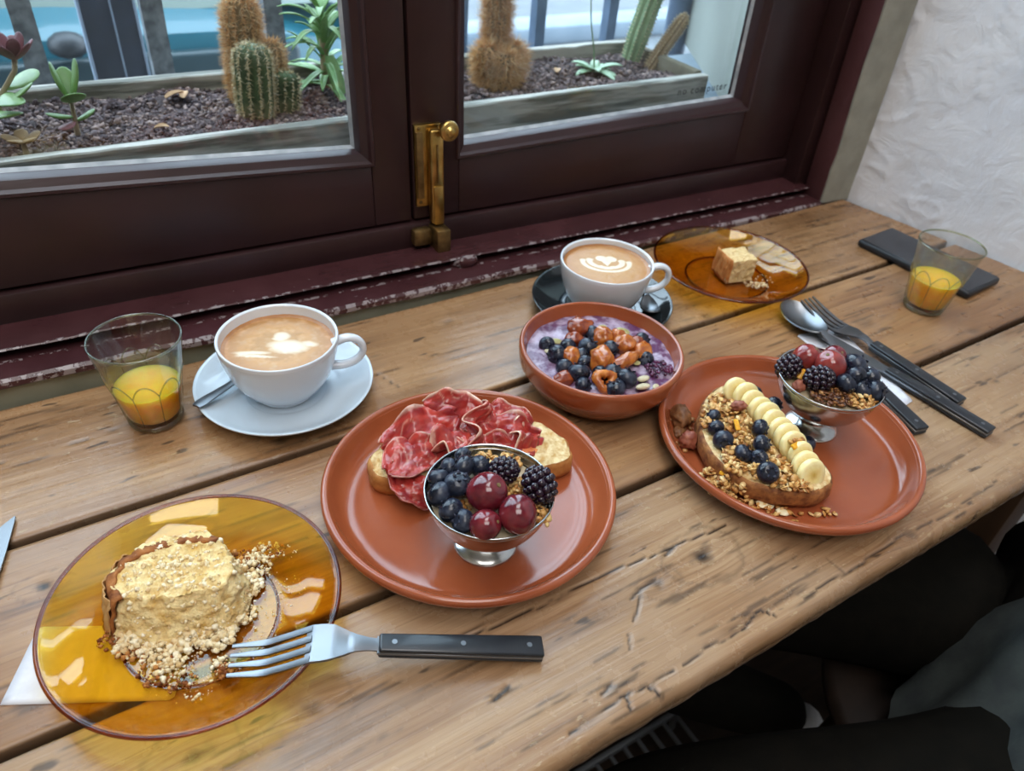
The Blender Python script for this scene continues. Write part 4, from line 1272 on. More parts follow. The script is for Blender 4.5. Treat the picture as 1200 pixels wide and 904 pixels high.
def blackberry(label, x, y, z, r, rot, group):
    o = put('blackberry', bb_me, None, (x, y, z), rot, r / .0110)
    return tag(o, label, 'blackberry', group)

GA = 'blueberries in the dish beside the ham toast'
for lab, x, y, z, r in (
    ('blueberry at the very back of the dish by the ham', .1878, .3235, .0605, .0054),
    ('blueberry at the back left rim of the dish by the ham', .1750, .3185, .0600, .0058),
    ('large blueberry showing its crown, upper left in the dish by the ham', .1810, .3110, .0645, .0070),
    ('blueberry just behind the largest grape in the dish by the ham', .1925, .3080, .0625, .0066),
    ('blueberry along the left rim, third from the back, dish by the ham', .1640, .3125, .0605, .0064),
    ('large round blueberry against the left side of the largest grape', .1700, .2975, .0655, .0078),
    ('blueberry on the left rim level with the largest grape', .1575, .2985, .0615, .0072),
    ('blueberry on the front left rim of the dish by the ham', .1575, .2835, .0610, .0069),
    ('blueberry beside the smallest grape at the front of the dish by the ham', .1605, .2730, .0600, .0064),
    ('small blueberry pressed low against the left rim of the dish by the ham', .1600, .3060, .0560, .0050)):
    blueberry(lab, x, y, z, r, int(x * 1e4), GA)
GG = 'red grapes in the steel dishes'
grape('largest dark red grape, in the middle of the dish by the ham', .1815, .2805, .0685, .0135, (.5, .4, 0), grape_dark, GG)
grape('dark red grape at the front right of the dish by the ham', .1905, .2575, .0665, .0125, (-.6, .7, .4), grape_dark, GG)
grape('smallest dark red grape at the front of the dish by the ham', .1700, .2620, .0625, .0102, (.9, -.3, 1), grape_dark, GG)
GB = 'blackberries in the steel dishes'
blackberry('blackberry behind the largest grape in the dish by the ham', .2035, .2960, .0640, .0104, (.8, .3, .2), GB)
blackberry('big blackberry leaning over the right rim of the dish by the ham', .2160, .2720, .0665, .0122, (-.4, .9, 1.2), GB)
blackberry('blackberry on the left rim of the dish by the banana toast', .4770, .2935, .0620, .0106, (.3, .8, 0), GB)
blackberry('blackberry at the front middle of the dish by the banana toast', .4850, .2690, .0645, .0116, (1.4, .2, .9), GB)
grape('rosy red grape at the back of the dish by the banana toast', .4975, .2940, .0650, .0115, (.3, .5, 0), grape_rosy, GG)
grape('large translucent red grape in the middle of the dish by the banana toast', .5030, .2745, .0680, .0130, (-.3, .4, 2), grape_rosy, GG)
grape('dark red grape half hidden behind the large one, dish by the banana toast', .5230, .2850, .0635, .0100, (.3, -.5, 1), grape_dark, GG)
GC = 'blueberries in the dish beside the banana toast'
for lab, x, y, z, r in (
    ('largest blueberry at the back right of the dish by the banana toast', .5290, .2680, .0640, .0085),
    ('blueberry nearest the front blackberry in the dish by the banana toast', .5005, .2545, .0640, .0072),
    ('blueberry on top of the heap in the dish by the banana toast', .5125, .2560, .0670, .0072),
    ('blueberry at the right rim below the knife handle', .5270, .2515, .0635, .0070),
    ('blueberry at the foot of the heap beside the granola', .5120, .2460, .0600, .0074),
    ('blueberry farthest to the front right of the steel dish', .5205, .2390, .0605, .0074),
    ('small blueberry wedged against the dark grape at the back', .5345, .2780, .0600, .0056)):
    blueberry(lab, x, y, z, r, int(x * 1e4) + 3, GC)
GT = 'blueberries on and around the banana toast'
for lab, x, y, z, r in (
    ('blueberry at the window end of the banana toast, behind the slices', .4600, .3045, .0315, .0062),
    ('blueberry on the toast edge behind the banana row, next to the steel foot', .4640, .2860, .0310, .0068),
    ('blueberry leaning on the fourth banana slice', .4215, .2640, .0400, .0066),
    ('blueberry leaning on the sixth banana slice', .4090, .2500, .0400, .0064),
    ('blueberry at the back left of the granola on the toast', .4060, .2980, .0320, .0056),
    ('blueberry second from the back on the left side of the toast', .3975, .2860, .0325, .0062),
    ('large blueberry at the left edge of the toast top', .3920, .2720, .0330, .0074),
    ('blueberry in the middle of the toast below the granola', .3935, .2525, .0345, .0068),
    ('blueberry touching the right of the middle berry on the toast', .4010, .2430, .0340, .0064),
    ('largest blueberry near the front of the banana toast', .3970, .2295, .0330, .0076),
    ('blueberry lying on the plate beside the steel dish foot', .4715, .2500, .0132, .0070)):
    blueberry(lab, x, y, z, r, int(x * 1e4) + 7, GT)
GW = 'blueberries in the terracotta bowl'
for i, (lab, x, y, z, r) in enumerate((
    ('blueberry beside the dark date at the back of the bowl', .3778, .4300, .0395, .0064),
    ('large glossy blueberry left of the middle in the bowl', .3610, .4119, .0415, .0076),
    ('blueberry toward the left rim behind the large pair', .3468, .4227, .0395, .0062),
    ('big blueberry second from the left edge of the yogurt', .3310, .4170, .0395, .0073),
    ('blueberry along the left front of the yogurt', .3275, .4000, .0390, .0062),
    ('large blueberry at the front left of the bowl filling', .3325, .3860, .0410, .0078),
    ('blueberry in the very middle showing an open crown', .3759, .4000, .0430, .0063),
    ('blueberry tucked left of the middle apricot chunk', .3463, .3960, .0390, .0062),
    ('blueberry behind the pierced apricot ring in the front of the bowl', .3585, .3725, .0410, .0070),
    ('large blueberry right of the pierced apricot ring', .3640, .3615, .0410, .0076),
    ('blueberry nearest the front rim of the bowl', .3490, .3570, .0395, .0070),
    ('blueberry at the far right of the bowl filling', .4150, .4030, .0375, .0066),
    ('blueberry behind the split apricot on the left of the bowl', .3504, .4080, .0385, .0062),
    ('half sunken blueberry left of the pierced apricot ring', .3500, .3780, .0385, .0066),
    ('small blueberry between the two large pairs in the bowl', .3645, .4010, .0400, .0054),
    ('blueberry alone at the left rim of the yogurt', .3335, .4360, .0375, .0058),
    ('half sunken blueberry at the front left rim of the bowl', .3290, .3740, .0370, .0058),
    ('dusky blueberry beside the crushed purple berry in the bowl', .3993, .3790, .0375, .0062))):
    blueberry(lab, x, y, z, r, 900 + i, GW)

# dried fruit, seeds and crushed berry in the bowl
def chunk(name, cat, label, c, r, mat, seed, group, rot=(0, 0, 0), amp=.34):
    R = euler(*rot)
    m = MB().ball((0, 0, 0), r, 3, amp, 1.7, seed, R)
    return tag(m.build(name, M[mat], None, c, sharp=None), label, cat, group)
GD = 'dried fruit chunks in the bowl'
for i, (lab, x, y, z, r, mt) in enumerate((
    ('dark red date chunk at the back left of the bowl filling', .3725, .4410, .0415, (.0105, .0080, .0070), 'date_red'),
    ('orange apricot chunk behind the middle blueberry', .3820, .4190, .0410, (.0078, .0078, .0075), 'date'),
    ('small orange apricot piece right of the back apricot chunk', .3965, .4150, .0400, (.0062, .0058, .0055), 'date'),
    ('glossy apricot chunk right of the middle blueberry', .3920, .4000, .0420, (.0082, .0075, .0070), 'date'),
    ('reddish apricot piece at the right of the glossy chunk', .4035, .3985, .0405, (.0066, .0062, .0058), 'date_red'),
    ('large dark apricot chunk near the right side of the bowl', .4000, .3870, .0400, (.0098, .0068, .0062), 'date'),
    ('largest apricot chunk in the middle front of the bowl', .3590, .3900, .0430, (.0105, .0085, .0075), 'date'),
    ('long apricot strip lying across the front middle of the bowl', .3765, .3800, .0425, (.0050, .0125, .0050), 'date'),
    ('split apricot piece on the left of the bowl', .3395, .4070, .0405, (.0060, .0082, .0062), 'date'),
    ('red date piece at the front left rim of the bowl', .3190, .3880, .0375, (.0082, .0058, .0050), 'date_red'),
    ('pale red date piece behind the big left blueberry', .3580, .4300, .0390, (.0080, .0066, .0052), 'date_red'))):
    chunk('dried_fruit', 'dried fruit', lab, (x, y, z), tuple(q * 1.28 for q in r), mt, 3.1 * i + 1, GD, (.3 * math.sin(i), .2, .7 * i))
mb = MB()
vs = []
nA, nB = 26, 12
for i in range(nA):
    a = 2 * PI * i / nA
    tri = 1 + .22 * math.cos(3 * a)
    for j in range(nB):
        b = 2 * PI * j / nB
        rr = .0062 * tri + .0041 * math.cos(b); q = (rr * math.cos(a), rr * math.sin(a), .0048 * math.sin(b))
        e = 1 + .12 * N3(q, 300, 5)
        vs.append((q[0] * e, q[1] * e, q[2] * e))
mb.add(vs, [(i * nB + j, ((i + 1) % nA) * nB + j, ((i + 1) % nA) * nB + (j + 1) % nB, i * nB + (j + 1) % nB) for i in range(nA) for j in range(nB)])
o = mb.build('dried_fruit', M['date'], None, (.3440, .3660, .0425), sharp=None)
o.rotation_euler = (D(38), D(-16), 0)
tag(o, 'pierced apricot ring with a triangular hole at the front of the bowl', 'dried fruit', GD)
seed_me = MB().ball((0, 0, 0), (.0062, .0034, .0014), 2).mesh('pumpkin_seed', M['seed'], True, None)
seedp_me = MB().ball((0, 0, 0), (.0056, .0026, .0016), 2).mesh('sunflower_seed', M['seed_pale'], True, None)
for i, (lab, x, y, z, me, rz, s) in enumerate((
    ('green pumpkin seed at the back of the bowl beside the date', .3960, .4375, .0370, seed_me, .3, 1.0),
    ('long pale green seed at the back right of the bowl', .4095, .4235, .0370, seed_me, -.5, 1.2),
    ('small round pale seed right of the long apricot strip', .3877, .3870, .0385, seedp_me, .9, .7),
    ('greenish seed just in front of the small round one', .3885, .3775, .0385, seed_me, .4, .9),
    ('upper of the two large pale seeds at the front right rim', .3790, .3570, .0390, seedp_me, .25, 1.5),
    ('lower of the two large pale seeds at the front right rim', .3722, .3490, .0385, seedp_me, .15, 1.6),
    ('pale seed at the left rim behind the lone blueberry', .3296, .4290, .0360, seedp_me, 1.2, 1.0),
    ('pale seed at the far front right rim of the bowl', .3830, .3450, .0375, seedp_me, .5, 1.0),
    ('pale seed on the white yogurt at the back left of the bowl', .3447, .4370, .0368, seed_me, -.2, 1.0))):
    tag(put('seed', me, None, (x, y, z), (.3 * math.sin(i), .25, rz), s), lab, 'seed', 'seeds on the bowl of yogurt')
mb = MB()
rnd = random.Random(8)
for i in range(70):
    a = rnd.uniform(0, 6.28); r = .0125 * math.sqrt(rnd.random())
    mb.ball((r * math.cos(a), r * math.sin(a) * .9, .0010 + .005 * (1 - (r / .0125) ** 2) + rnd.uniform(-.0008, .0008)), rnd.uniform(.0012, .0021), 1, .2, 2, i)
tag(mb.build('crushed_berry', M['mash'], None, (.4025, .3640, .0350), sharp=None), 'crushed purple berry at the right side of the bowl', 'berry')

# ------------------------------------------------------------------ granola
def granola(label, clusters, seed, mat='granola', flake=1.0):
    rnd = random.Random(seed)
    mb = MB()
    for (x, y, z, r, n, h) in clusters:
        for k in range(n):
            a = rnd.uniform(0, 6.28); q = math.sqrt(rnd.random())
            px, py = x + r * q * math.cos(a), y + r * q * math.sin(a)
            pz = z + h * (1 - q * q) * rnd.uniform(.2, 1.0) + .0012
            if rnd.random() < .62:
                rr = (rnd.uniform(.0024, .0038) * flake, rnd.uniform(.0018, .0026) * flake, .0006)
            else:
                s = rnd.uniform(.0010, .0021); rr = (s * 1.3, s, s * .8)
            mb.ball((px, py, pz), rr, 1, .25, 1.6, k + seed, euler(rnd.uniform(-.8, .8), rnd.uniform(-.8, .8), rnd.uniform(0, 6)))
    o = mb.build('granola', M[mat], sharp=None)
    return tag(o, label, 'granola', kind='stuff')
granola('golden granola flakes at the back of the dish by the ham', [(.2130, .3080, .0545, .0105, 60, .006), (.2010, .3180, .0545, .008, 30, .003), (.2080, .2830, .0540, .0100, 60, .005), (.2080, .2590, .0535, .0095, 56, .004), (.1680, .2885, .0530, .006, 16, .002)], 11)
granola('golden granola at the front of the dish by the banana toast', [(.5050, .2400, .0545, .0115, 90, .006), (.4880, .2520, .0540, .0080, 24, .002)], 12)
granola('dark granola clusters along the front of the dish by the banana toast', [(.4805, .2565, .0540, .0100, 60, .005), (.3985, .3235, .0075, .0125, 46, .014), (.3855, .2985, .0080, .0090, 26, .012), (.4920, .2480, .0545, .0085, 50, .005), (.4960, .2580, .0560, .006, 24, .006)], 13, 'granola_dark')
granola('toasted granola scattered over the banana toast and its plate', [(.4260, .2945, .0275, .0110, 70, .011), (.4100, .2785, .0275, .0120, 90, .014), (.4060, .2650, .0275, .0120, 80, .012), (.4060, .2360, .0275, .0080, 44, .010),
        (.3830, .2560, .0075, .0095, 60, .012), (.3915, .2440, .0075, .0075, 50, .012), (.3800, .2480, .0068, .0120, 34, .002), (.4060, .2205, .0275, .0110, 66, .007), (.4150, .2120, .0270, .0080, 40, .004),
        (.4000, .2075, .0068, .0150, 26, .001), (.3885, .2230, .0068, .0100, 18, .001), (.4350, .2380, .0380, .0060, 16, .005), (.4300, .1960, .0068, .0120, 8, .0005), (.4300, .3080, .0275, .0130, 60, .005), (.4130, .3060, .0275, .0100, 50, .005), (.3960, .2620, .0275, .0120, 60, .008), (.4150, .2530, .0275, .0110, 60, .009), (.4130, .2330, .0275, .0100, 60, .008), (.4000, .2930, .0275, .0090, 40, .005), (.4220, .2790, .0275, .009, 40, .010), (.3940, .2370, .0275, .0080, 40, .006), (.3740, .2610, .0075, .0075, 40, .012), (.3850, .2500, .0270, .0090, 60, .006), (.3745, .2480, .0075, .0085, 60, .016), (.3810, .2370, .0078, .0080, 50, .014), (.3880, .2580, .0270, .0080, 40, .006)], 14, 'granola', 1.2)
GN = 'nuts on the plates'
def nut(label, c, r, mat, seed, rot):
    mb = MB().ball((0, 0, 0), r, 3, .42, 2.6, seed, euler(*rot))
    return tag(mb.build('nut', M[mat], None, c, sharp=None), label, 'nut', GN)
nut('dark nut cluster on the plate at the far left of the banana toast', (.3985, .3240, .0150), (.0125, .0085, .0085), 'nut', 2.2, (.2, .1, 1.0))
nut('reddish nut lying on the plate left of the banana toast', (.3850, .2985, .0140), (.0090, .0072, .0078), 'nut_red', 5.1, (.4, .2, .3))
nut('flat dark nut beside the dark cluster, close to the bowl', (.3885, .3130, .0105), (.0085, .0052, .0036), 'nut', 7.7, (.2, .1, .6))
nut('brown nut on top of the granola at the back of the toast', (.4270, .2930, .0395), (.0075, .0052, .0042), 'nut_red', 9.7, (.2, .5, 2.0))
nut('small round hazelnut at the front left of the toast, on the plate', (.3850, .2420, .0120), (.0052, .0052, .0050), 'nut', 3.3, (0, 0, 0))
nut('reddish almond at the left rim of the dish by the banana toast', (.4725, .2760, .0560), (.0060, .0052, .0052), 'nut_red', 4.4, (0, 0, 0))
flake_me = MB().ball((0, 0, 0), (.0064, .0042, .0007), 2, .15, 2, 3).mesh('almond_flake', M['flake'], True, None)
peel_me = MB().box((-.0055, -.0022, -.0010), (.0055, .0022, .0010), .0006).mesh('candied_peel', M['peel'])
for i, (lab, x, y, z, me, rot, s, nm) in enumerate((
    ('white almond flake on the plate below the front of the toast', .3945, .2205, .0085, flake_me, (.1, .1, -.5), 1.2, 'almond_flake'),
    ('yellow almond flake on the plate nearest the bench side', .4010, .2085, .0085, flake_me, (.1, .2, -.3), 1.0, 'almond_flake'),
    ('almond flake standing against the front crust of the toast', .4040, .2145, .0290, flake_me, (1.0, .2, .8), .9, 'almond_flake'),
    ('orange candied peel among the granola on the left of the toast', .3800, .2545, .0190, peel_me, (.2, .3, .4), 1.0, 'candied_peel'),
    ('orange candied peel on the ninth banana slice', .4285, .2345, .0430, peel_me, (.4, .2, .2), 1.0, 'candied_peel'),
    ('orange candied peel in the middle of the granola', .4055, .2740, .0420, peel_me, (.2, -.3, 1.1), .9, 'candied_peel'),
    ('yellow candied peel in the steel dish between the blackberries', .4835, .2835, .0590, peel_me, (.2, -.3, .3), 1.0, 'candied_peel'),
    ('pale sunflower seed among the granola left of the largest toast berry', .3890, .2490, .0200, seedp_me, (.3, .3, .8), 1.0, 'sunflower_seed'))):
    tag(put(nm, me, None, (x, y, z), rot, s), lab, 'peel' if 'peel' in nm else 'flake' if 'flake' in nm else 'seed')

# ------------------------------------------------------------------ cake
def rough_block(bot, top, z0, z1, seed, amp=.0016, n=110, ns=22, nt=26, bulge=0.0):
    b = smooth_loop(bot, n, 2); t = smooth_loop(top, n, 2)
    vs = []
    rings = [(b, z0, 0)] + [(b * (1 - s) + t * s, z0 + (z1 - z0) * s, 1) for s in np.linspace(.05, 1, ns)]
    c = t.mean(0)
    rings += [(c + (t - c) * s, z1, 1) for s in np.linspace(.97, 0.002, nt)]
    for k, (p, z, w) in enumerate(rings):
        for x, y in p:
            q = (x, y, z)
            e = amp * (N3(q, 130, seed) + .7 * N3(q, 330, seed + 2) + .45 * N3(q, 800, seed + 5))
            f = amp * (N3(q, 150, seed + 7) + .7 * N3(q, 360, seed + 9) + .4 * N3(q, 800, seed + 11))
            d = np.array((x, y)) - c; l = np.linalg.norm(d) + 1e-6
            vs.append((x + d[0] / l * e * w, y + d[1] / l * e * w, z + f * w + bulge * max(0, 1 - (l / .04) ** 2) * (1 if z >= z1 else 0)))
    fs = [(k * n + i, k * n + (i + 1) % n, (k + 1) * n + (i + 1) % n, (k + 1) * n + i) for k in range(len(rings) - 1) for i in range(n)]
    fs.append(tuple(range(n))[::-1])
    return vs, fs
def crust_strip(pts, z0, z1, th, seed, top_in, lean=0.0):
    p = resample(chaikin(pts, 2), 70, False)
    d = np.gradient(p, axis=0); nr = np.stack([-d[:, 1], d[:, 0]], 1); nr /= np.linalg.norm(nr, axis=1)[:, None]
    P = np.zeros((70, 9, 3))
    for i in range(70):
        for j in range(9):
            s = j / 6
            if s <= 1: xy = p[i] - nr[i] * lean * s; z = z0 + (z1 - z0) * s
            else: xy = p[i] - nr[i] * (lean + top_in * (s - 1) / (8 / 6 - 1)); z = z1 + .0008
            q = (xy[0], xy[1], z)
            e = .0018 * N3(q, 140, seed) + .0013 * N3(q, 420, seed)
            P[i, j] = (xy[0] + nr[i][0] * e, xy[1] + nr[i][1] * e, z + e * .7)
    return MB().sheet(P, th)
def crumbs(label, clusters, seed, mat, name='cake_crumbs'):
    rnd = random.Random(seed); mb = MB()
    for (x, y, z, r, n, h, s0, s1) in clusters:
        for k in range(int(n * 2.2)):
            a = rnd.uniform(0, 6.28); q = rnd.random() ** .6
            s = (s0 + (s1 - s0) * rnd.random() ** 3.0) * .72
            pz = z + s * .6 + h * (1 - q) * rnd.random()
            mb.ball((x + r * q * math.cos(a), y + r * q * math.sin(a), pz), (s, s * rnd.uniform(.7, 1), s * rnd.uniform(.6, .9)), 2 if s > .0011 else 1, .7, 2.2, k * 1.3 + seed, euler(rnd.uniform(0, 3), rnd.uniform(0, 3), 0))
    return tag(mb.build(name, M[mat], sharp=None), label, 'crumbs', kind='stuff')
AF = .0055
cake_a = thing('cake_slice', 'half-eaten slab of pale sponge cake with browned crust on the near amber plate', 'cake', (0, 0, AF), group='pieces of cake')
bot = [(-.044, .346), (-.036, .364), (-.016, .371), (.018, .366), (.034, .352), (.039, .325), (.026, .300), (-.006, .305), (-.030, .314), (-.044, .330)]
top = [(-.036, .350), (-.028, .362), (-.010, .368), (.018, .364), (.030, .350), (.030, .324), (.020, .312), (-.006, .320), (-.024, .327), (-.035, .338)]
vs, fs = rough_block(bot, top, 0, .0290, 4.0, .0024, bulge=.001)
MB().add(vs, fs).build('sponge', M['cake'], cake_a, sharp=None)
crust_strip([(-.0435, .3305), (-.0455, .347), (-.0370, .365), (-.016, .3725), (.018, .3675), (.032, .356)], .0, .0290, .0020, 5, .0042, .0075).build('crust', M['cake_crust'], cake_a, sharp=None)
crust_strip([(-.0455, .3312), (-.0472, .348), (-.0386, .3660), (-.026, .3715)], .0, .0265, .0008, 9, .0004, .0065).build('paper_liner', M['paper'], cake_a, sharp=None)
mb = MB(); rnd = random.Random(5)
for k in range(420):
    i = rnd.randrange(len(vs) - 130); q = vs[110 + i if i > 100 else i + 300]
    s = rnd.uniform(.0005, .0019)
    mb.ball(q, (s, s * .8, s * .7), 2, .95, 2.6, k, euler(rnd.uniform(0, 3), rnd.uniform(0, 3), 0))
mb.build('loose_crumb', M['crumbs'], cake_a, sharp=None, kind='stuff')
crumbs('pale heap of cake crumbs in front of and beside the sponge slab', [
    (-.034, .322, AF, .0110, 110, .008, .0009, .0034), (-.022, .310, AF, .0120, 130, .006, .0008, .0032), (-.019, .294, AF, .0085, 60, .004, .0008, .0030), (-.004, .306, AF, .0120, 90, .008, .0009, .0036),
    (.010, .303, AF, .0110, 110, .009, .0010, .0040), (.024, .312, AF, .0110, 80, .010, .0009, .0036), (.036, .330, AF, .0100, 90, .008, .0009, .0032), (.044, .343, AF + .001, .0115, 80, .006, .0008, .0030),
    (.054, .349, AF + .003, .0090, 40, .004, .0006, .0024), (.006, .282, AF + .001, .0060, 26, .002, .0007, .0026), (-.008, .272, AF + .003, .0080, 14, .001, .0005, .0018), (.030, .296, AF, .0200, 34, .001, .0004, .0014),
    (.050, .318, AF + .002, .0200, 26, .001, .0004, .0014), (-.010, .290, AF, .0240, 50, .001, .0003, .0012), (.066, .338, AF + .008, .0060, 6, .001, .0005, .0014)], 21, 'crumbs')
crumbs('brown crust crumbs and sticky bits on the near amber plate', [
    (-.036, .318, AF, .0090, 40, .003, .0008, .0028), (-.026, .298, AF, .0120, 40, .002, .0007, .0024), (.040, .351, AF, .0100, 40, .005, .0009, .0030), (.008, .276, AF + .001, .0060, 26, .003, .0008, .0026),
    (-.016, .284, AF, .0100, 30, .001, .0006, .0020), (.060, .345, AF + .005, .0070, 18, .002, .0006, .0016), (-.045, .330, AF + .001, .0080, 30, .004, .0008, .0024)], 22, 'crumbs_brown', 'crust_crumbs')
cake_b = thing('cake_slice', 'small square cake piece with orange-brown crust on the far amber plate', 'cake', (.6310, .4960, .0038), D(-15), 'pieces of cake')
cs, sn = math.cos(D(15)), math.sin(D(15))
sq = [(-.0165, -.0150), (.0020, -.0165), (.0165, -.0150), (.0175, .000), (.0165, .0160), (.000, .0165), (-.0165, .0160), (-.0170, 0)]
def corner(p, k):
    p = resample(p, 48); return [tuple(q) for q in p]
vs, fs = rough_block([(-.0165, -.0155), (-.0165, -.0155), (.0165, -.0150), (.0165, -.0150), (.0170, .0165), (.0170, .0165), (-.0165, .0165), (-.0165, .0165)],
                     [(-.0160, -.0150), (-.0160, -.0150), (.0165, -.0140), (.0165, -.0140), (.0170, .0160), (.0170, .0160), (-.0160, .0160), (-.0160, .0160)], 0, .0265, 14.0, .0014)
MB().add(vs, fs).build('sponge', M['cake_pale'], cake_b, sharp=None)
crust_strip([(-.0150, -.0162), (-.0172, -.0150), (-.0176, .0), (-.0172, .0160), (-.0150, .0172)], .0, .0276, .0016, 15, .0010).map(lambda p: p).build('crust', M['cake_side'], cake_b, sharp=None)
crumbs('few pale crumbs on the far amber plate in front of the cake', [(.636, .4700, .0040, .0090, 34, .003, .0006, .0024), (.647, .4640, .0045, .0070, 22, .003, .0006, .0024), (.6560, .4720, .0050, .0120, 16, .001, .0004, .0016), (.672, .476, .011, .006, 5, .001, .0005, .0012)], 23, 'crumbs')

# ------------------------------------------------------------------ outside the window
struct('trim_9', MB().box((-1.8, .704, .02), (1.35, .938, .1075), .004).build('trim_9', M['ext_sill']))
mb = MB()
mb.prism([(.790, .706), (1.010, 1.06), (1.6, 1.06), (1.6, .706)][::1], .1076, 2.75)
mb.prism([(-.28, .706), (-1.8, .706), (-1.8, 1.06), (-.46, 1.06)][::1], .1076, 2.75)
mb.box((-.46, .706, 2.1), (1.0, 1.06, 2.75))
mb.box((-1.8, .704, -.95), (1.35, .936, .0198))
struct('wall_outside', mb.build('wall_outside', M['ext_wall'], smooth=False))
struct('ground', MB().box((-9, 1.06, -1.0), (14, 16, -.95)).build('ground', M['street']))
tag(MB().box((-9, 4.55, -.95), (14, 4.85, -.83), .02).build('kerb', M['kerb']), 'long pale kerb stone along the far side of the street', 'kerb')

def planter(label, xa, xb, ya, yb, rot_end):
    t = thing('window_planter', label, 'planter', (0, 0, .1076), group='wooden window planters')
    h = .0345; th = .013
    def board(lo, hi, mat='planter'):
        nx = 40; mb = longbox(lo, hi, .0015, nx, .0016, int(abs(xa) * 100) + int(lo[1] * 100))
        return mb.build('board', M[mat], t, sharp=.5)
    board((xa, ya, 0), (xb, ya + th, h))
    board((xa, yb - th, 0), (xb, yb, h + .002))
    MB().box((xa, ya + th, 0), (xa + th, yb - th, h - .003), .002).build('end_board', M['planter'], t)
    MB().box((xb - th, ya + th + .0005, 0), (xb, yb - th - .0005, h - .004 if not rot_end else h + .003), .003).build('end_board', M['planter_end' if rot_end else 'planter'], t)
    nx, ny = int((xb - xa) / .004), int((yb - ya) / .004)
    X, Y = np.meshgrid(np.linspace(xa + th, xb - th, nx), np.linspace(ya + th, yb - th, ny), indexing='ij')
    Z = .0225 + (fbm(X * 22, Y * 22, 5, 3) - .5) * .016 + (fbm(X * 90, Y * 90, 15, 3) - .5) * .010
    P = np.stack([X, Y, Z], 2).reshape(-1, 3)
    g = lambda i, j: i * ny + j
    MB().add(P, [(g(i, j), g(i + 1, j), g(i + 1, j + 1), g(i, j + 1)) for i in range(nx - 1) for j in range(ny - 1)]).build('soil_bed', M['soil_bed'], t, sharp=None, kind='stuff')
    rnd = random.Random(3 + int(xb * 10)); mb = MB()
    for k in range(int(11000 * (xb - xa))):
        x = rnd.uniform(max(xa + th, -.12), xb - th - .002); y = rnd.uniform(ya + th + .001, yb - th - .001)
        s = rnd.uniform(.0007, .0030) * (1 if rnd.random() < .85 else 1.6)
        z = .0225 + float((fbm(np.array([x * 22.]), np.array([y * 22.]), 5, 3)[0] - .5) * .016)
        mb.ball((x, y, z + s * .3), (s, s * rnd.uniform(.5, 1), s * rnd.uniform(.4, .9)), 1, .9, 2.3, k, euler(rnd.uniform(-.6, .6), rnd.uniform(-.6, .6), rnd.uniform(0, 6)))
    mb.build('soil', M['soil'], t, sharp=None, kind='stuff')
    return t
planter('weathered wooden planter of succulents and cacti outside the left casement', -.45, .338, .738, .935, False)
planter('shorter weathered planter outside the right casement with a rotten end board', .372, .778, .738, .915, True)

def cactus(name, label, stems, group='cacti in the window planters'):
    b0 = stems[0]['base']
    t = thing(name, label, 'cactus', b0, group=group)
    rnd = random.Random(int(b0[0] * 1000))
    for s in stems:
        base = np.array(s['base']) - np.array(b0); ax = np.array(s['axis'], float); ax /= np.linalg.norm(ax)
        H, R, n = s['h'], s['r'], s['ribs']
        side = np.cross(ax, (0, 1, 0)); side /= np.linalg.norm(side); fw = np.cross(side, ax)
        bend = s.get('bend', 0.0)
        def pt(a, q, k=1.0):
            # q along the stem 0..1; a round it
            prof = math.sqrt(max(0, 1 - max(0, (q - .80) / .2) ** 2.2)) * (.80 + .20 * min(1, q * 4))
            rr = R * prof * (1 + .13 * math.cos(n * a)) * k
            c = base + ax * H * q + np.array((bend, 0, 0)) * q * q
            return c + side * rr * math.cos(a) + fw * rr * math.sin(a), (side * math.cos(a) + fw * math.sin(a)) * math.sqrt(max(.05, prof)) + ax * (1 - prof) * .9
        na, nq = n * 8, 30
        vs = [pt(2 * PI * k / na, min(.9995, q))[0] for q in np.linspace(0, 1, nq) ** .85 for k in range(na)]
        fs = [(i * na + k, i * na + (k + 1) % na, (i + 1) * na + (k + 1) % na, (i + 1) * na + k) for i in range(nq - 1) for k in range(na)]
        fs.append(tuple((nq - 1) * na + k for k in range(na)))
        st = MB().add(vs, fs).build('stem', M[s['mat']], t, sharp=None)
        mb = MB(); L = s['spine']
        for k in range(n):
            for q in np.linspace(.06, .985, s['rows']):
                a = 2 * PI * k / n
                p, nr = pt(a, q, 1.01)
                for m in range(s['per']):
                    d = nr + np.array([rnd.gauss(0, 1) for _ in range(3)]) * s.get('spread', .55)
                    d /= np.linalg.norm(d) + 1e-6
                    l = L * rnd.uniform(.5, 1.15); w = s.get('sw', .00042)
                    u1 = np.cross(d, (.3, .5, .8)); u1 /= np.linalg.norm(u1) + 1e-6; u2 = np.cross(d, u1)
                    mb.add([p + u1 * w, p - u1 * w * .5 + u2 * w * .87, p - u1 * w * .5 - u2 * w * .87, p + d * l], [(0, 1, 3), (1, 2, 3), (2, 0, 3)])
        mb.build('spines', M[s['smat']], st, smooth=False, kind='stuff')
    return t
SZ = .124
def S(x, y, h, r, ax=(0, 0, 1), ribs=12, mat='cactus', smat='spine_orange', spine=.009, rows=20, per=6, **k):
    d = dict(base=(x, y, SZ), h=h, r=r, axis=ax, ribs=ribs, mat=mat, smat=smat, spine=spine, rows=rows, per=per); d.update(k); return d
cactus('cactus', 'cluster of four ribbed cacti, the tallest covered in orange spines, left planter', [
    S(.2090, .865, .112, .0150, (.05, 0, 1), 13, 'cactus_brown', 'spine_orange', .0105, 30, 14),
    S(.2035, .815, .078, .0165, (.06, 0, 1), 12, 'cactus', 'spine_pale', .0058, 26, 9, spread=.8),
    S(.2330, .850, .070, .0112, (.06, 0, 1), 11, 'cactus_brown', 'spine_orange', .0085, 18, 12),
    S(.2400, .830, .044, .0115, (.12, 0, 1), 11, 'cactus', 'spine_pale', .0055, 12, 6)])
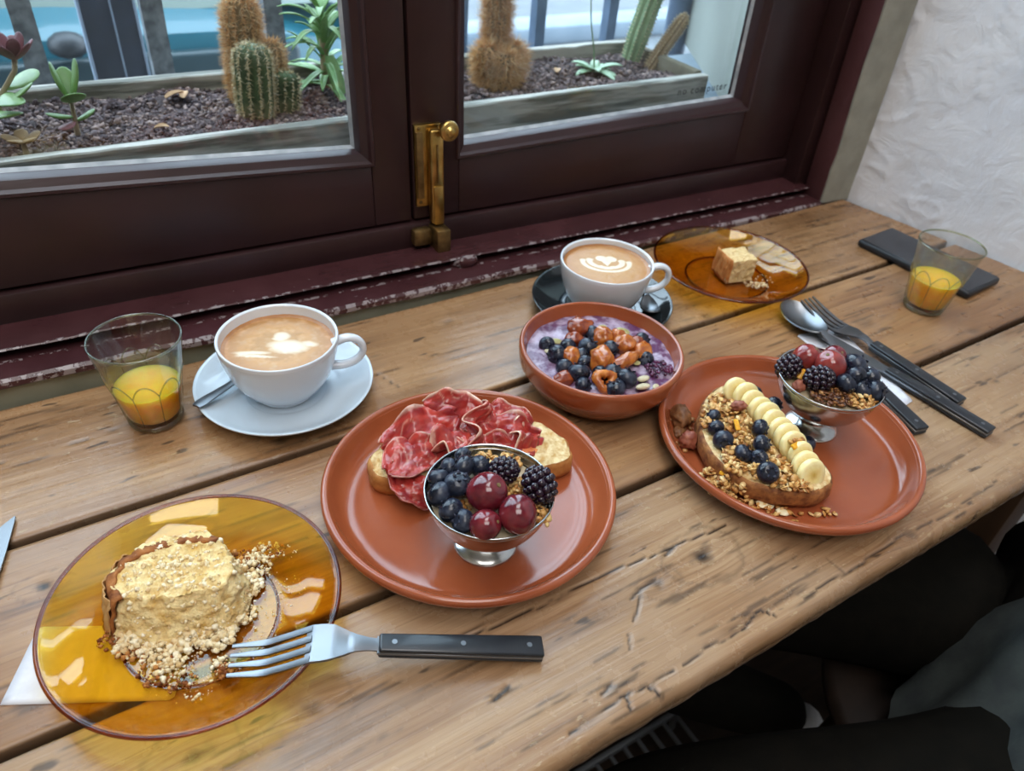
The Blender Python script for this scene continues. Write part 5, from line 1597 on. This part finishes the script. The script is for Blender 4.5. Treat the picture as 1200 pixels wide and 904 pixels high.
cactus('cactus', 'shaggy clump of orange-spined cacti at the left of the right planter', [
    S(.5140, .850, .125, .0110, (.0, 0, 1), 13, 'cactus_brown', 'spine_orange', .0150, 28, 16),
    S(.5000, .835, .052, .0125, (-.15, 0, 1), 12, 'cactus_brown', 'spine_orange', .0150, 14, 16),
    S(.5270, .838, .050, .0125, (.15, 0, 1), 12, 'cactus_brown', 'spine_orange', .0150, 14, 16),
    S(.5120, .825, .046, .0120, (.0, -.1, 1), 12, 'cactus_brown', 'spine_orange', .0150, 13, 16)])
cactus('cactus', 'tall pale green columnar cactus leaning right at the end of the right planter', [
    S(.7420, .860, .150, .0135, (.22, 0, 1), 9, 'cactus_pale', 'spine_pale', .0036, 30, 5, bend=.01)])
cactus('cactus', 'slim brown cactus slanting to the right beside the tall columnar one', [
    S(.7560, .835, .088, .0085, (.62, 0, .80), 9, 'cactus_brown', 'spine_pale', .0036, 20, 5)])

def leaf_sheet(base, az, L, w, rise, droop, n=12, cup=.25, tip=1.0, twist=0.0, fold=0.0):
    P = np.zeros((n, 5, 3))
    d = np.array((math.cos(az), math.sin(az), 0)); sd = np.array((-math.sin(az), math.cos(az), 0))
    for i in range(n):
        u = i / (n - 1)
        hw = w * (math.sin(PI * min(1, .12 + u * .88)) ** .6 if tip else (1 - u * .3))
        hw = max(hw, .0003)
        c = np.array(base) + d * L * (u * math.cos(rise) + droop * .25 * u * u) + np.array((0, 0, 1)) * L * (u * math.sin(rise) - droop * u * u)
        for j in range(5):
            s = j / 2 - 1
            P[i, j] = c + sd * hw * s + np.array((0, 0, 1)) * hw * cup * s * s
    return P
t = thing('strap_leaf_plant', 'green plant of arching strap leaves at the right end of the left planter', 'plant', (.305, .880, SZ))
rnd = random.Random(6)
MB().lathe(chaikin([(0, 0), (.006, 0), (.0055, .03), (.004, .07), (0, .075)], 1), 12).build('stem', M['succ_stem'], t)
for k in range(52):
    az = k * 2.4 + rnd.uniform(-.2, .2); h = .006 + .082 * k / 51
    P = leaf_sheet((0, 0, h), az, rnd.uniform(.050, .078), rnd.uniform(.0032, .0046), rnd.uniform(.75, 1.3) if k > 16 else rnd.uniform(.1, .6), rnd.uniform(.2, .75), 12, .35)
    MB().sheet(P, .0010).build('leaf', M['aloe'], t, sharp=None)
MB().sheet(leaf_sheet((.002, -.010, .044), -1.45, .050, .0085, -.95, .35, 12, .2), .0010).build('leaf', M['aloe'], t, sharp=None)

def paddle(t, c, az, pitch, L, w, th, mat):
    L *= 1.2; w *= 1.3
    mb = MB().ball((L / 2, 0, 0), (L / 2, w / 2, th / 2), 3)
    R = euler(0, -pitch, az)
    mb.map(lambda p: R @ np.array((p[0], p[1] * (.55 + .6 * min(1, max(0, p[0] / L))), p[2] + .18 * L * (p[0] / L) ** 2)))
    mb.build('leaf', M[mat], t, c, sharp=None)
t = thing('succulent', 'young green succulent with four upright fleshy leaves in the left planter', 'succulent', (.0330, .815, SZ), group='succulents in the left planter')
MB().tube([(0, 0, 0), (.001, 0, .012), (.002, .001, .025), (.003, .002, .040)], [.0030, .0024, .0020, .0018], 8).build('stem', M['succ_stem'], t, sharp=None)
for az, pt_, L, w in ((2.9, 1.15, .030, .011), (.25, 1.05, .032, .011), (-1.45, .35, .023, .019), (1.5, .8, .026, .014)):
    paddle(t, (.003, .002, .038), az, pt_, L, w, .0045, 'succ_leaf')
for az, pt_, L, w, z in ((3.3, .1, .020, .009, .024), (.1, .25, .017, .008, .020), (-2.5, -.3, .016, .010, .020)):
    paddle(t, (.002, .001, z), az, pt_, L, w, .004, 'succ_leaf' if az != -2.5 else 'succ_red')
t = thing('succulent', 'tall succulent with a dark red rosette on a bent stem at the far left', 'succulent', (-.0350, .820, SZ), group='succulents in the left planter')
MB().tube([(0, 0, 0), (.004, 0, .020), (.018, .002, .048), (.034, .003, .067), (.037, .003, .078)], [.0030, .0026, .0024, .0022, .0024], 8).build('stem', M['succ_stem'], t, sharp=None)
for k in range(9):
    paddle(t, (.037, .003, .076), k * .7, .55 + .3 * (k % 2), .020, .010, .0035, 'succ_red')
for x, z, az, pt_ in ((.016, .046, 2.6, .5), (.014, .040, -.3, .35), (.022, .052, .6, .1), (.008, .03, -2.2, .4), (.010, .034, -1.2, .0), (.024, .050, -1.6, -.2)):
    paddle(t, (x, .001, z), az, pt_, .030, .020, .0045, 'succ_leaf')
t = thing('succulent', 'small shrivelled grey-brown succulent in front of the bent one', 'succulent', (-.0130, .785, SZ), group='succulents in the left planter')
MB().tube([(0, 0, 0), (.001, 0, .018)], [.0026, .0022], 8).build('stem', M['succ_stem'], t, sharp=None)
for k in range(5):
    paddle(t, (.001, 0, .018), k * 1.25 + .3, .15, .014, .010, .004, 'cactus_brown')
t = thing('rosette_plant', 'grey-green rosette with one long thin stalk in the right planter', 'plant', (.6640, .838, .1265))
for k in range(11):
    P = leaf_sheet((0, 0, .002), k * 2.4, .030 + .006 * (k % 3), .0062, .35 + .3 * (k % 2), .35, 9, .3)
    MB().sheet(P, .0012).build('leaf', M['rosette'], t, sharp=None)
MB().tube([(0, 0, .004), (-.004, .001, .030), (-.014, .002, .065), (-.020, .002, .10), (-.016, .0, .15)], [.0011, .001, .0009, .0008, .0007], 6).build('stalk', M['cactus_pale'], t, sharp=None)
for i, (x, y, az, L) in enumerate(((.128, .885, .3, .022), (.145, .880, 1.2, .016), (.100, .800, -.4, .014), (.600, .835, .8, .012))):
    o = MB().sheet(leaf_sheet((0, 0, 0), az, L, .0045, .35, .2, 8, .5), .0006).build('dry_leaf', M['dry_leaf'], None, (x, y, .1345))
    tag(o, ('curled dry leaf near the back board of the left planter', 'smaller dry leaf right behind the curled one, left planter', 'dry scrap on the soil in front of the curled leaf', 'dry reddish scrap on the soil of the right planter')[i], 'leaf', 'dry leaves on the planter soil')

t = thing('window_railing', 'iron railing of upright bars standing in the street behind the planters', 'railing', (0, 1.065, -.95))
for i, x in enumerate((-.385, -.25, -.115, .022, .158, .302, .440, .580, .719, .861)):
    left = x < .5
    mb = MB(); w = (.012 if left else .009)
    zz = np.linspace(0, 2.1, 60); vs = []
    for k, z in enumerate(zz):
        e = [.0012 * N3((x, s, z), 40, 3) if left else 0 for s in range(4)]
        vs += [(x - w + e[0], -w + e[1], z), (x + w + e[1], -w + e[2], z), (x + w + e[2], w + e[3], z), (x - w + e[3], w, z)]
    fs = [(k * 4 + q, k * 4 + (q + 1) % 4, k * 4 + 4 + (q + 1) % 4, k * 4 + 4 + q) for k in range(59) for q in range(4)] + [(3, 2, 1, 0), (236, 237, 238, 239)]
    mb.add(vs, fs).build('bar', M['iron' if left else 'iron_blue'], t, sharp=.5)
MB().box((-.43, -.007, 2.09), (.96, .007, 2.115), .002).build('top_rail', M['iron_blue'], t)
tag(MB().lathe([(.019, 0), (.020, .01), (.020, 2.10), (.0185, 2.11)], 24).build('downpipe', M['iron_blue'], None, (.958, 1.005, -.95)), 'blue-grey pipe against the cream outside wall by the columnar cactus', 'pipe')
t = thing('leaning_board', 'dark plastic board with pale edge strips standing outside behind the railing', 'board', (.138, 1.33, -.95))
MB().box((-.036, -.006, 0), (.036, .006, 1.75), .002).build('panel', M['board'], t)
MB().box((-.0395, -.008, 0), (-.0355, .008, 1.75), .001).build('edge_strip', M['board_edge'], t)
MB().box((.0355, -.008, 0), (.0395, .008, 1.75), .001).build('edge_strip', M['board_edge'], t)
MB().box((.0035, -.0075, 0), (.006, -.0055, 1.75), .0005).build('edge_strip', M['board_edge'], t)

# parked car
t = thing('car', 'teal car parked in the street close outside the left casement', 'car', (-1.1, 2.85, -.95))
def loft(sections, name, mat):
    m = len(sections[0]); vs = [q for s in sections for q in s]
    fs = [(i * m + k, i * m + (k + 1) % m, (i + 1) * m + (k + 1) % m, (i + 1) * m + k) for i in range(len(sections) - 1) for k in range(m)]
    fs += [tuple(range(m))[::-1], tuple((len(sections) - 1) * m + k for k in range(m))]
    return MB().add(vs, fs).build(name, M[mat], t, sharp=.6)
sec = []
for x, zt, wd in ((-2.15, .62, .62), (-2.05, .72, .76), (-1.6, .80, .83), (-.9, .90, .85), (0, .92, .86), (1.0, .92, .86), (1.6, .91, .84), (1.95, .84, .76), (2.08, .70, .60)):
    b = .30 if abs(x) > 2 else .22
    sec.append([(x, -wd + .05, b), (x, -wd, b + .10), (x, -wd - .012, zt - .15), (x, -wd + .015, zt - .05), (x, -wd + .09, zt), (x, wd - .09, zt), (x, wd - .02, zt - .05), (x, wd + .02, (b + zt) / 2 + .06), (x, wd, b + .10), (x, wd - .05, b)])
loft(sec, 'body', 'car_paint')
sec = []
for x, zt, wd in ((-.95, .90, .74), (-.35, 1.36, .62), (.4, 1.43, .62), (1.60, 1.38, .60), (2.0, .88, .68)):
    sec.append([(x, -.77, .90), (x, -wd, zt - .06), (x, -wd + .10, zt), (x, wd - .10, zt), (x, wd, zt - .06), (x, .77, .90)])
loft(sec, 'cabin_glass', 'car_glass')
MB().box((-.45, -.60, 1.37), (1.25, .60, 1.46), .04, 3).build('roof', M['car_paint'], t)
for x in (-.02, .74):
    MB().tube([(x, -.775, .91), (x + .03, -.66, 1.36)], [.030, .026], 8).build('pillar', M['car_trim'], t)
MB().box((-.10, -.885, .80), (.06, -.872, .83), .004).build('door_handle', M['car_trim'], t)
MB().box((.70, -.885, .80), (.86, -.872, .83), .004).build('door_handle', M['car_trim'], t)
m = MB().ball((1.21, -.905, .872), (.042, .035, .028), 2); m.build('wing_mirror', M['car_trim'], t)
MB().box((-1.2, -.885, .33), (1.5, -.862, .42), .008).build('sill_trim', M['car_trim'], t)
MB().box((-1.75, -.893, .60), (1.72, -.850, .835), .012, 3).build('side_reflection', M['car_reflection'], t)  # dark reflection on the teal paint, put in as a coloured slab
for x in (-1.35, 1.35):
    for y in (-.80, .80):
        k = MB().lathe(chaikin([(0, -.10), (.29, -.10), (.325, -.07), (.325, .07), (.29, .10), (0, .10)], 1), 40)
        k.v = [(a, c, b) for a, b, c in k.v]
        wh = k.build('wheel', M['tyre'], t, (x, y, .325))
        k = MB().lathe([(0, -.107), (.15, -.107), (.19, -.10), (.19, .10), (.15, .107), (0, .107)], 32)
        k.v = [(a, c, b) for a, b, c in k.v]
        k.build('hub_cap', M['hub'], wh)

# ------------------------------------------------------------------ the neighbour on the bench side and what is under the table
t = thing('bar_stool', 'dark wooden stool under the seated person, beside the table', 'stool', (.665, .055, FZ))
MB().lathe(chaikin([(0, .455), (.15, .455), (.165, .462), (.165, .478), (.155, .487), (0, .487)], 1), 40).build('seat', M['stool'], t)
for k in range(4):
    a = PI / 4 + k * PI / 2
    MB().tube([(.17 * math.cos(a), .17 * math.sin(a), 0), (.115 * math.cos(a), .115 * math.sin(a), .458)], .014, 10).build('leg', M['stool'], t)
p = thing('person', 'seated person in dark olive trousers, knees pointing under the table edge', 'person', (.665, .055, FZ + .487))
def skin(name, joints, edges, mat, sub=2):
    me = bpy.data.meshes.new(name)
    me.from_pydata([j[:3] for j in joints], edges, [])
    o = bpy.data.objects.new(name, me); COL.objects.link(o); o.parent = p
    md = o.modifiers.new('skin', 'SKIN'); md.use_smooth_shade = True
    sv = me.skin_vertices[0].data
    for i, j in enumerate(joints):
        r = j[3]; sv[i].radius = (r, r) if not isinstance(r, tuple) else r
        sv[i].use_root = (i == 0)
    o.modifiers.new('sub', 'SUBSURF').levels = sub
    o.modifiers['sub'].render_levels = sub
    me.materials.append(M[mat])
    return o
# local frame: pelvis at the stool, heading d towards the table
dx, dy = -.873, .488
px, py = .488, .873
def q(f, s, z, r): return (dx * f + px * s, dy * f + py * s, z, r)
body = skin('legs', [q(0, 0, .085, .095), q(.02, -.115, .085, .088), q(.16, -.135, .080, .082), q(.34, -.138, .078, .070), q(.415, -.138, .060, .062), q(.42, -.138, -.10, .055), q(.33, -.138, -.30, .042), q(.29, -.136, -.40, .036),
                     q(.02, .085, .085, .090), q(.16, .100, .080, .084), q(.33, .110, .078, .070), q(.405, .112, .060, .062), q(.38, .112, -.06, .054), q(.20, .110, -.17, .044), q(.10, .108, -.215, .036),
                     q(-.03, 0, .20, (.070, .085))],
            [(0, 1), (1, 2), (2, 3), (3, 4), (4, 5), (5, 6), (6, 7), (0, 8), (8, 9), (9, 10), (10, 11), (11, 12), (12, 13), (13, 14), (0, 15)], 'trousers')
skin('sock', [q(.105, .108, -.205, .031), q(.080, .107, -.255, .030), q(.055, .106, -.325, .033)], [(0, 1), (1, 2)], 'sock')
skin('sock', [q(.29, -.136, -.39, .031), q(.283, -.136, -.42, .031), q(.28, -.136, -.445, .034)], [(0, 1), (1, 2)], 'sock')
skin('shoe', [q(.03, .106, -.345, .038), q(.10, .108, -.365, .040), q(.20, .110, -.372, .034), q(.235, .110, -.374, .026)], [(0, 1), (1, 2), (2, 3)], 'shoe')
skin('shoe', [q(.26, -.136, -.447, .036), q(.33, -.136, -.452, .038), q(.43, -.136, -.457, .030), q(.465, -.136, -.460, .024)], [(0, 1), (1, 2), (2, 3)], 'shoe')
# jacket hem and pocket round the hips, with soft folds
mb = MB(); vs = []; na, nz = 72, 26
for i in range(nz):
    v = i / (nz - 1); z = .010 + .26 * v
    for k in range(na):
        a = 2 * PI * k / na
        fold = .010 * math.sin(a * 7 + v * 5) * (1 - v) + .006 * math.sin(a * 13 - v * 7)
        rf = .222 - .05 * v + fold; rs = .175 - .03 * v + fold
        f = rf * math.cos(a) - .050 - .04 * v; s = rs * math.sin(a) - .105 - .02 * v
        vs.append((dx * f + px * s, dy * f + py * s, z + (.05 * max(0, math.cos(a)) * (1 - v))))
fs = [(i * na + k, i * na + (k + 1) % na, (i + 1) * na + (k + 1) % na, (i + 1) * na + k) for i in range(nz - 1) for k in range(na)]
fs.append(tuple((nz - 1) * na + k for k in range(na)))
MB().add(vs, fs).build('jacket', M['jacket'], p, sharp=None)

t = thing('wire_rack', 'pale wire rack standing on the floor under the table front edge', 'rack', (.50, .335, FZ))
for k in range(9):
    x = -.10 + k * .026
    MB().box((x - .003, -.11, .050), (x + .003, .015, .056), .001).build('bar', M['rack'], t)
MB().box((-.115, .010, .046), (.125, .018, .060), .002).build('rim', M['rack'], t)
MB().box((-.115, -.118, .046), (.125, -.110, .060), .002).build('rim', M['rack'], t)
for x in (-.11, .115):
    for y in (-.114, .014):
        MB().box((x - .004, y - .004, 0), (x + .004, y + .004, .047)).build('foot', M['rack'], t)
